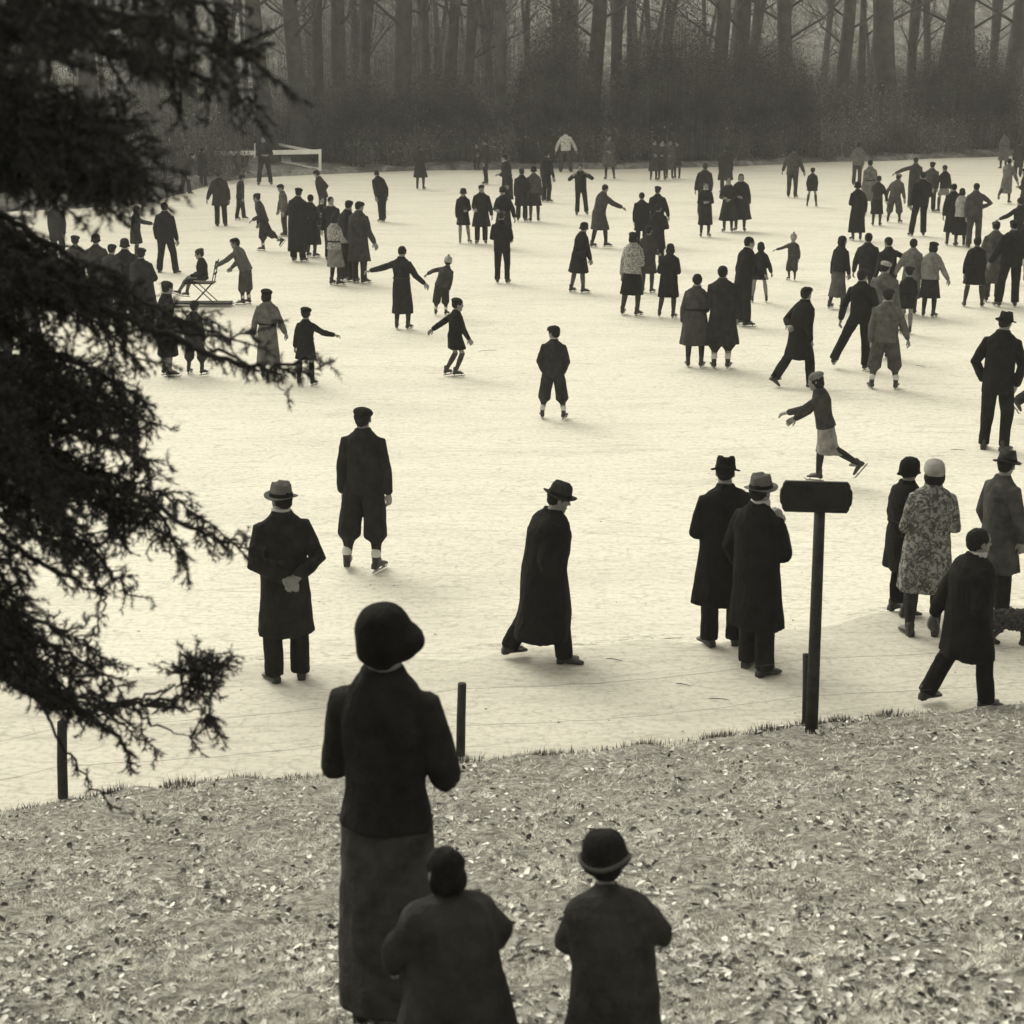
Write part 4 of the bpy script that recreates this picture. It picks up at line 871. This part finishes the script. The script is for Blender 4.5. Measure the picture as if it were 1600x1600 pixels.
# --- chair sledge with seated child, pushed by the boy
s0=P(318,478,0); root=empty('chair_sledge',s0); tag(root,'folding chair mounted on a dark plank sledge, pushed by a boy','sledge')
sc_=(P(364,480,0)-P(275,480,0)).x/2
mb=MB(); mb.box((0,0,.075),(sc_,.17,.018)); o=mb.build('plank',wood('sledge_plank',.03),root,False)
for s in(-1,1):
    mb=MB(); mb.tube([(-sc_-.05,s*.14,.10),(-sc_+.08,s*.14,.02),(0,s*.14,.015),(sc_-.05,s*.14,.015),(sc_+.03,s*.14,.05)],.014,6); mb.build('runner',STEEL,root)
CM=wood('chair_wood',.05)
ch=empty('chair'); ch.parent=root
sh_=.43; bx=(P(345,470,0)-s0).x; fx=(P(315,470,0)-s0).x
mb=MB(); mb.box(((bx+fx)/2,0,sh_+.09),((bx-fx)/2+.02,.19,.012)); mb.build('seat',CM,ch,False)
for y in(-.19,.19):
    mb=MB(); mb.tube([(bx+.02,y,.09),(fx+.02,y,sh_+.08)],.012,6); mb.build('leg',CM,ch); mb=MB(); mb.tube([(fx,y*.9,.09),(bx-.01,y*.9,sh_+.1),(bx+.10,y*.9,sh_+.58)],.012,6); mb.build('leg',CM,ch)
mb=MB()
for z,xx in((.30,.05),(.42,.07),(.54,.092)): mb.box((bx+xx,0,sh_+z),(.008,.18,.022))
mb.build('backrest',CM,ch,False)
c=person(300,470,393,272,'child sitting on the chair sledge, feet stretched out to the left',.02,.02,'wcoat',arms='hold,hold',legs='sit2,sit',hat='beret',hatc=.05,hem=-.06,stock=.14,near=1,skate=True,H=1.40,group='skaters out on the ice',z=.08)
dz=(s0.z+sh_+.10)-(c['base'].z+c['pel'].z-.06*c['k']); c['root'].location.x=s0.x+(bx+fx)/2-0-(-c['pel'].y if False else 0)
# pelvis sits above the seat: local -Y is towards the right when facing left
c['root'].location.x=s0.x+(bx+fx)/2+.02-(-(c['pel'].y)); c['root'].location.y=s0.y; c['root'].location.z+=dz
# --- dog
d0=P(1577,1004,.08); root=empty('dog',d0,R(-8)); tag(root,'small shaggy dark terrier walking on the snow beside the tweed-coated man','dog','')

mb=MB(); 
mb.tube([(-.20,0,.23),(-.08,0,.235),(.06,0,.23),(.16,0,.25)],[.075,.085,.095,.08],14,1.1,(0,0,1)); mb.tube([(.15,0,.27),(.23,0,.34)],[.065,.055],12)
mb.ell((.27,0,.36),(.075,.062,.06)); mb.tube([(.30,0,.35),(.37,0,.335)],[.042,.03],10); mb.tube([(-.24,0,.27),(-.30,0,.33),(-.31,0,.39)],[.028,.022,.016],8)
for s in(-1,1):
    mb.tube([(.245,s*.05,.40),(.235,s*.065,.43),(.26,s*.08,.39)],[.02,.022,.012],8)
    mb.tube([(.13,s*.05,.20),(.125,s*.05,.11),(.13+s*.03,s*.05,.02)],[.04,.027,.022],8); mb.tube([(.13+s*.03,s*.05,.02),(.165+s*.03,s*.05,.016)],[.022,.018],8)
    mb.tube([(-.17,s*.05,.21),(-.13-s*.02,s*.055,.14),(-.20-s*.03,s*.055,.08),(-.18-s*.03,s*.055,.02)],[.055,.038,.024,.021],8); mb.tube([(-.18-s*.03,s*.055,.02),(-.145-s*.03,s*.055,.016)],[.021,.018],8)
FUR=pattern('shaggy_fur',.02,.07,30,.5)
o=mb.build('body',FUR,root); remesh(o,.008,1,.012,40)
mb=MB(); mb.ell((.402,0,.345),(.012,.014,.012)); 
for s in(-1,1): mb.ell((.325,s*.035,.385),(.009,.009,.009))
mb.build('face',EYEM,root); root.scale=(1.0,1.0,1.0)
# --- black coat or bag in the black-hatted woman's hand
hb=P(1398,950,.08); root=empty('handbag',hb+Vector((0,-.12,.10))); tag(root,'limp dark bag hanging from the hand of the black-hatted woman','handbag')
mb=MB(); mb.loft([ringE(Vector((0,0,z)),Vector((1,0,0)),Vector((0,1,0)),rx,ry,16,.06,5,z*9) for z,rx,ry in((0,.05,.03),(.03,.085,.045),(.18,.10,.05),(.32,.075,.04),(.37,.03,.02))]); o=mb.build('bag_body',cloth(.014),root)
mb=MB(); mb.tube([(-.03,0,.35),(-.02,0,.47),(.03,0,.50),(.06,0,.44),(.04,0,.35)],.008,6); mb.build('handle',cloth(.012),root)
# --- twigs and specks on the ice
TW=simple('twig',.04,.9,.3,20,0)
for px,py,l,a,lb in((762,548,.38,.35,'thin curved twig lying on the ice left of the small boy'),(1497,703,.20,-.3,'short twig on the ice left of the man with hands in pockets'),(1438,572,.22,-1.0,'bent dark twig on the ice below the linked skaters'),(1068,1070,.14,-.5,'crumpled dark twig on the snowy path before the two overcoated men'),
   (1124,1093,.18,-.2,'thin twig on the snowy path nearest the sign post'),(960,1031,.16,-.4,'small twig on the path right of the walking man')):
    q=P(px,py,.095 if py>1000 else .01); root=MB(); d=Vector((math.cos(a),math.sin(a),0)); nn=Vector((-d.y,d.x,0))
    root.tube([q-q-d*l/2,-nn*l*.0-d*l*.2+nn*l*.05+Vector((0,0,.004)),d*l*.2+nn*l*.06+Vector((0,0,.004)),d*l/2],[.003,.004,.0035,.002],6)
    o=root.build('twig',TW); o.location=q; tag(o,lb,'twig','twigs lying on the ice')
rg=np.random.default_rng(3); n=260; px=rg.uniform(200,1600,n); py=rg.uniform(300,1180,n)**1.0
V=[]
for a,b in zip(px,py):
    q=P(a,b,0); 
    if q.y<Ye(q.x)+.1: continue
    z=.10 if q.y<Yl(q.x)+.1 else .012; s=rg.uniform(.006,.022); k=rg.uniform(0,6.28)
    for j in range(3): V.append((q.x+math.cos(k+j*2.1)*s,q.y+math.sin(k+j*2.1)*s*rg.uniform(.5,1),z+rg.uniform(0,.008)))
for i in range(1500):      # trodden dirt strung out along the lip of the path
    x_=rg.uniform(-7,8); dens=math.sin(x_*1.9)+math.sin(x_*4.7+2)*.7+.9
    if rg.uniform(0,2.2)>dens: continue
    y_=float(Yl(x_))+.10*math.sin(x_*2.1)+.07*math.sin(x_*5.3+1)+rg.normal(.02,.035); s=rg.uniform(.004,.016); l=rg.uniform(.015,.09); z=.03+.05*(y_<float(Yl(x_)))+.02
    V+=[(x_-l,y_,z),(x_+l*.3,y_-s,z+.004),(x_+l,y_+s*.6,z)]
V=np.array(V); g=npmesh('debris',V,np.arange(len(V)).reshape(-1,3),TW); tag(g,'dark specks of dirt and leaf bits on the ice','debris',kind='stuff')

# ================================================================ CONIFER
NEED=island_mat('needles',[(0,.015),(.6,.04),(1,.10)],.75); TWG=simple('conifer_bark',.03,.9,.4,20,.5,60,.1)
root=empty('conifer',(-2.75,4.2,float(bank_h(-2.75,4.2)))); tag(root,'large dark conifer reaching drooping boughs in from the left','conifer tree'); o0=root.location
mb=MB(); mb.tube([(0,0,-.3),(.02,0,2.5),(0,.03,6),(.02,0,12)],[.26,.2,.15,.03],16,1,(0,1,0)); mb.build('trunk',TWG,root)
rg=np.random.default_rng(21)
def catmull(p,n):
    p=[p[0]]+p+[p[-1]]; out=[]
    for i in range(1,len(p)-2):
        for j in range(n):
            t=j/n; a,b,c,d=p[i-1:i+3]; out.append(.5*((2*b)+(c-a)*t+(2*a-5*b+4*c-d)*t*t+(3*b-a-3*c+d)*t**3))
    out.append(p[-2]); return out
TWA=[];TWB=[];TWR=[]; NB=[];ND=[]
def twig(p,d,l,r,lev):
    """curved twig; stores its segments and needles"""
    n=max(3,int(l/.03)); q=p.copy(); dd=d.copy(); pts=[q.copy()]
    for i in range(n):
        dd=dd+rg.normal(0,.06,3)+np.array([0,0,-.03]); dd/=np.linalg.norm(dd); q=q+dd*l/n; pts.append(q.copy())
    pts=np.array(pts); TWA.append(pts[:-1]);TWB.append(pts[1:]);TWR.append(r*(1-.8*np.arange(n)/n))
    m=int(l*DENS*(1 if lev else .8)); t=rg.uniform(0,n-.001,m); k=t.astype(int); f=(t-k)[:,None]
    NB.append(pts[k]*(1-f)+pts[k+1]*f); ax=(pts[k+1]-pts[k]); ax/=np.linalg.norm(ax,axis=1)[:,None]
    pr=rg.normal(0,1,(m,3)); pr-=ax*(pr*ax).sum(1)[:,None]; pr/=np.linalg.norm(pr,axis=1)[:,None]; pr[:,2]*=.8
    ND.append((ax*.75+pr*.75)*rg.uniform(.013,.024,m)[:,None])
    if lev<2:
        for i in range(int(l/ (.024 if lev==0 else .028))):
            k=rg.integers(0 if l<.1 else 1,n+1); ax=pts[min(k,n)]-pts[max(k-1,0)]; ax/=np.linalg.norm(ax)+1e-9
            s=np.cross(ax,[0,0,1.0]); s/=np.linalg.norm(s)+1e-9
            e=ax*.85+s*rg.choice([-1,1])*rg.uniform(.4,.9)+np.array([0,0,rg.normal(-.12,.28)]); e/=np.linalg.norm(e)
            twig(pts[min(k,n)],e,l*rg.uniform(.30,.55)*(1-.35*k/n)+.018,r*.5,lev+1)
DENS=430
def bough(px,Y0,Y1,spread,step=.05,bare=.0,start=True,r0=.022):
    P3=[]
    for i,(a,b) in enumerate(px):
        Y=Y0+(Y1-Y0)*i/(len(px)-1); P3.append(np.array(PD(a,b,Y)-o0))
    if start: P3=[np.array([.05,0,P3[0][2]+.12])]+P3
    c=catmull(P3,8); c=np.array(c); c[1:-1]+=rg.normal(0,.006,c[1:-1].shape)
    mb=MB(); n=len(c); mb.tube([Vector(q) for q in c],[r0*(1-.85*i/(n-1)) for i in range(n)],7,1,round_=False); mb.build('branch',TWG,root)
    seg=np.linalg.norm(np.diff(c,axis=0),axis=1); L=np.concatenate([[0],np.cumsum(seg)]); s=max(.25,L[-1]*bare)
    while s<L[-1]:
        k=min(np.searchsorted(L,s)-1,n-2); k=max(k,0); f=(s-L[k])/(L[k+1]-L[k]); p=c[k]*(1-f)+c[k+1]*f; ax=c[k+1]-c[k]; ax/=np.linalg.norm(ax)
        e=ax*rg.uniform(.35,.9)+rg.normal(0,.50,3)+np.array([0,0,-.10]); e-=0; e/=np.linalg.norm(e)
        ta=1-.55*(s/L[-1])**2
        twig(p,e,spread*rg.uniform(.5,1.15)*ta,.004,0 if spread>.09 else 1); s+=step*.55*rg.uniform(.6,1.4)
    twig(c[-1],(c[-1]-c[-2])/seg[-1],spread*.6,.004,0)
B=[ # top boughs, nearer the lens
([(-300,-60),(0,15),(180,35),(300,62),(390,88)],3.5,3.7,.17,.035),([(-300,-170),(0,-70),(180,-30),(300,0),(350,40)],3.4,3.8,.16,.035),
([(-200,-40),(50,50),(240,95),(330,130),(390,155)],3.7,3.9,.13,.035),([(-300,-120),(0,-20),(140,10),(260,30)],3.3,3.3,.2,.04),
([(-300,-20),(-60,70),(60,90)],3.3,3.4,.17,.04),([(100,60),(210,100),(270,130),(280,165)],3.8,4.0,.08,.04),
# solid mass under them
([(-300,120),(-80,140),(60,180),(170,215),(200,225)],3.8,4.0,.17,.03),([(-300,180),(-80,210),(60,245),(170,270),(215,285)],3.9,4.1,.17,.028),
([(-300,60),(-120,100),(20,125),(120,150)],3.7,3.8,.17,.035),([(-300,220),(-100,250),(30,280),(110,295),(215,302)],4.0,4.2,.11,.025),
([(-300,140),(-60,190),(90,215),(170,240),(225,262)],3.6,3.8,.14,.03),([(-300,200),(-120,200),(0,215),(120,250),(195,292)],4.2,4.4,.13,.03),([(-300,90),(-120,150),(20,200),(120,260),(180,296)],3.9,3.9,.14,.03),
# middle boughs over the ice
([(-300,260),(-60,330),(50,392),(150,470),(250,520),(390,572),(490,560)],4.6,5.0,.085,.045,0,1,.028),([(-300,330),(-60,385),(60,440),(160,480),(250,515),(330,500)],4.7,5.1,.15,.035),
([(-300,380),(-60,420),(40,450),(130,490),(215,560)],4.8,5.1,.16,.032),([(-300,420),(-60,480),(60,540),(170,590),(225,630)],4.9,5.1,.13,.035),
([(-300,390),(-60,415),(60,430),(150,448),(215,475)],4.5,4.8,.12,.03),([(-300,350),(-80,380),(20,405),(110,450),(190,520)],4.9,4.9,.13,.035),([(250,520),(330,525),(400,520),(430,500)],5.0,5.1,.06,.05,0,0,.006),([(390,572),(430,590),(450,625)],4.9,4.95,.055,.03,0,0,.006),
# big mass, middle left
([(-300,540),(-60,590),(70,610),(170,635),(215,655)],4.8,5.1,.16,.028),([(-300,560),(-40,640),(70,665),(160,690),(215,715)],4.9,5.2,.17,.028),
([(-300,600),(-40,690),(90,730),(210,775),(310,830),(385,858)],4.9,5.2,.125,.032),([(-300,640),(-60,715),(60,755),(150,775),(245,800),(285,870)],5.0,5.2,.13,.03),
([(-300,680),(-60,760),(40,795),(110,835),(165,880),(205,930)],4.9,5.1,.11,.032),([(-300,500),(-60,560),(40,590),(120,620),(190,670),(230,730)],5.2,5.4,.14,.03),([(-300,600),(-60,640),(40,680),(120,730),(170,780),(190,830)],5.2,5.3,.14,.03),
([(-300,480),(-60,600),(20,700),(60,770),(90,820)],4.6,4.8,.14,.032),([(150,880),(160,930),(155,970),(130,1010)],5.0,5.0,.05,.05,0,0,.006),
# lower boughs
([(-300,840),(-100,900),(0,955),(80,1010),(150,1045),(185,1075)],4.9,5.1,.13,.028),([(-300,880),(-80,960),(40,1060),(130,1105),(240,1095),(330,1085)],4.9,5.2,.085,.032),([(-300,900),(-80,985),(20,1050),(80,1090),(140,1120)],5.0,5.1,.12,.03),
([(-300,920),(-60,1010),(60,1090),(140,1120),(195,1165),(205,1195)],5.0,5.2,.075,.032),([(190,1098),(260,1080),(300,1060),(330,1040)],5.1,5.2,.13,.010,0,0,.006),([(210,1110),(260,1140),(300,1150)],5.05,5.1,.11,.012,0,0,.006),([(230,1098),(290,1110),(330,1120)],5.1,5.2,.13,.010,0,0,.006),([(60,1090),(110,1180),(170,1255),(230,1280)],5.1,5.2,.05,.10,0,0,.006),
([(-300,820),(-100,870),(-20,930),(50,1000),(110,1050)],4.9,5.1,.12,.03),([(-300,860),(-100,930),(-10,1000),(60,1060)],5.0,5.1,.13,.03),([(-300,720),(-80,800),(20,850),(100,900),(160,925)],4.9,5.0,.10,.035),([(330,545),(400,570),(450,580),(500,575)],5.0,5.05,.075,.024,0,0,.006),([(-300,780),(-100,840),(-20,880),(20,930),(30,980)],5.0,5.0,.10,.035)]
for b in B:
    px,Y0,Y1,sp,st=b[:5]; ba,stt,r0=(b[5:]+(0,1,.020))[:3] if len(b)>5 else (0,1,.020)
    bough(list(px),Y0,Y1,sp,st,ba,bool(stt),r0)
    if stt and len(px)>3:
        for rep in range((0 if px[0][1]<70 else 2) if px[0][1]<230 else 2):
            j=rg.normal(0,17,2); bough([(a+j[0]+rg.normal(0,9),b_+j[1]+rg.normal(0,12)) for a,b_ in px[:-1]],Y0+rg.uniform(-.15,.2),Y1+rg.uniform(-.15,.2),sp*.95,st,ba,True,r0*.6)
# boughs of the rest of the crown (outside the picture)
DENS=120
for i in range(34):
    a=rg.uniform(1.9,5.6); z=rg.uniform(1.2,7.5); l=rg.uniform(.9,1.7)*(1-z/12); 
    P3=[np.array([0,0,z])]+[np.array([math.cos(a)*l*t,math.sin(a)*l*t,z-.35*t*t+.05*t]) for t in(.33,.66,1)]
    c=np.array(catmull(P3,5)); mb=MB(); mb.tube([Vector(q) for q in c],[.025*(1-.85*j/(len(c)-1)) for j in range(len(c))],6,1,round_=False); mb.build('branch',TWG,root)
    for k in range(2,len(c)-1):
        for _ in range(2):
            ax=c[k+1]-c[k]; ax/=np.linalg.norm(ax); e=ax*.7+rg.normal(0,.5,3); e/=np.linalg.norm(e); twig(c[k],e,.22,.004,0)
A=np.concatenate(TWA);Bb=np.concatenate(TWB);Rr=np.concatenate(TWR)[:,None]
d=Bb-A; u=np.cross(d,[0.3,.2,1.0]); u/=np.linalg.norm(u,axis=1)[:,None]+1e-9; v=np.cross(d,u); v/=np.linalg.norm(v,axis=1)[:,None]+1e-9
m=len(A); V=np.stack([A+u*Rr,A-u*Rr*.5+v*Rr*.87,A-u*Rr*.5-v*Rr*.87,Bb+u*Rr*.8,Bb-u*Rr*.4+v*Rr*.7,Bb-u*Rr*.4-v*Rr*.7],1).reshape(-1,3)
I=np.arange(m)[:,None]*6; F=np.concatenate([I+np.array([0,1,4,3]),I+np.array([1,2,5,4]),I+np.array([2,0,3,5])])
npmesh('twigs',V,F,TWG,root)
b=np.concatenate(NB); d=np.concatenate(ND); print('needles',len(b))
s=np.cross(d,rg.normal(0,1,d.shape)); s/=np.linalg.norm(s,axis=1)[:,None]; s*=.0021
V=np.stack([b-s,b+s,b+d],1).reshape(-1,3); npmesh('needles',V,np.arange(len(V)).reshape(-1,3),NEED,root)

finish_people()

# ================================================================ AIR
m=bpy.data.materials.new('haze_air'); m.use_nodes=True; nt=m.node_tree; nt.nodes.clear()
o_=nt.nodes.new('ShaderNodeOutputMaterial'); pv=nt.nodes.new('ShaderNodeVolumePrincipled'); pv.inputs['Color'].default_value=(.95,.95,.93,1); pv.inputs['Density'].default_value=.0010; pv.inputs['Anisotropy'].default_value=.2
nt.links.new(pv.outputs[0],o_.inputs['Volume'])
if HAZE:
    mb=MB(); mb.box((0,120,12.5),(250,170,16)); h=mb.build('haze',m,None,False); tag(h,kind='stuff'); h['label']='thin even winter haze over the frozen lake'; h['category']='haze'
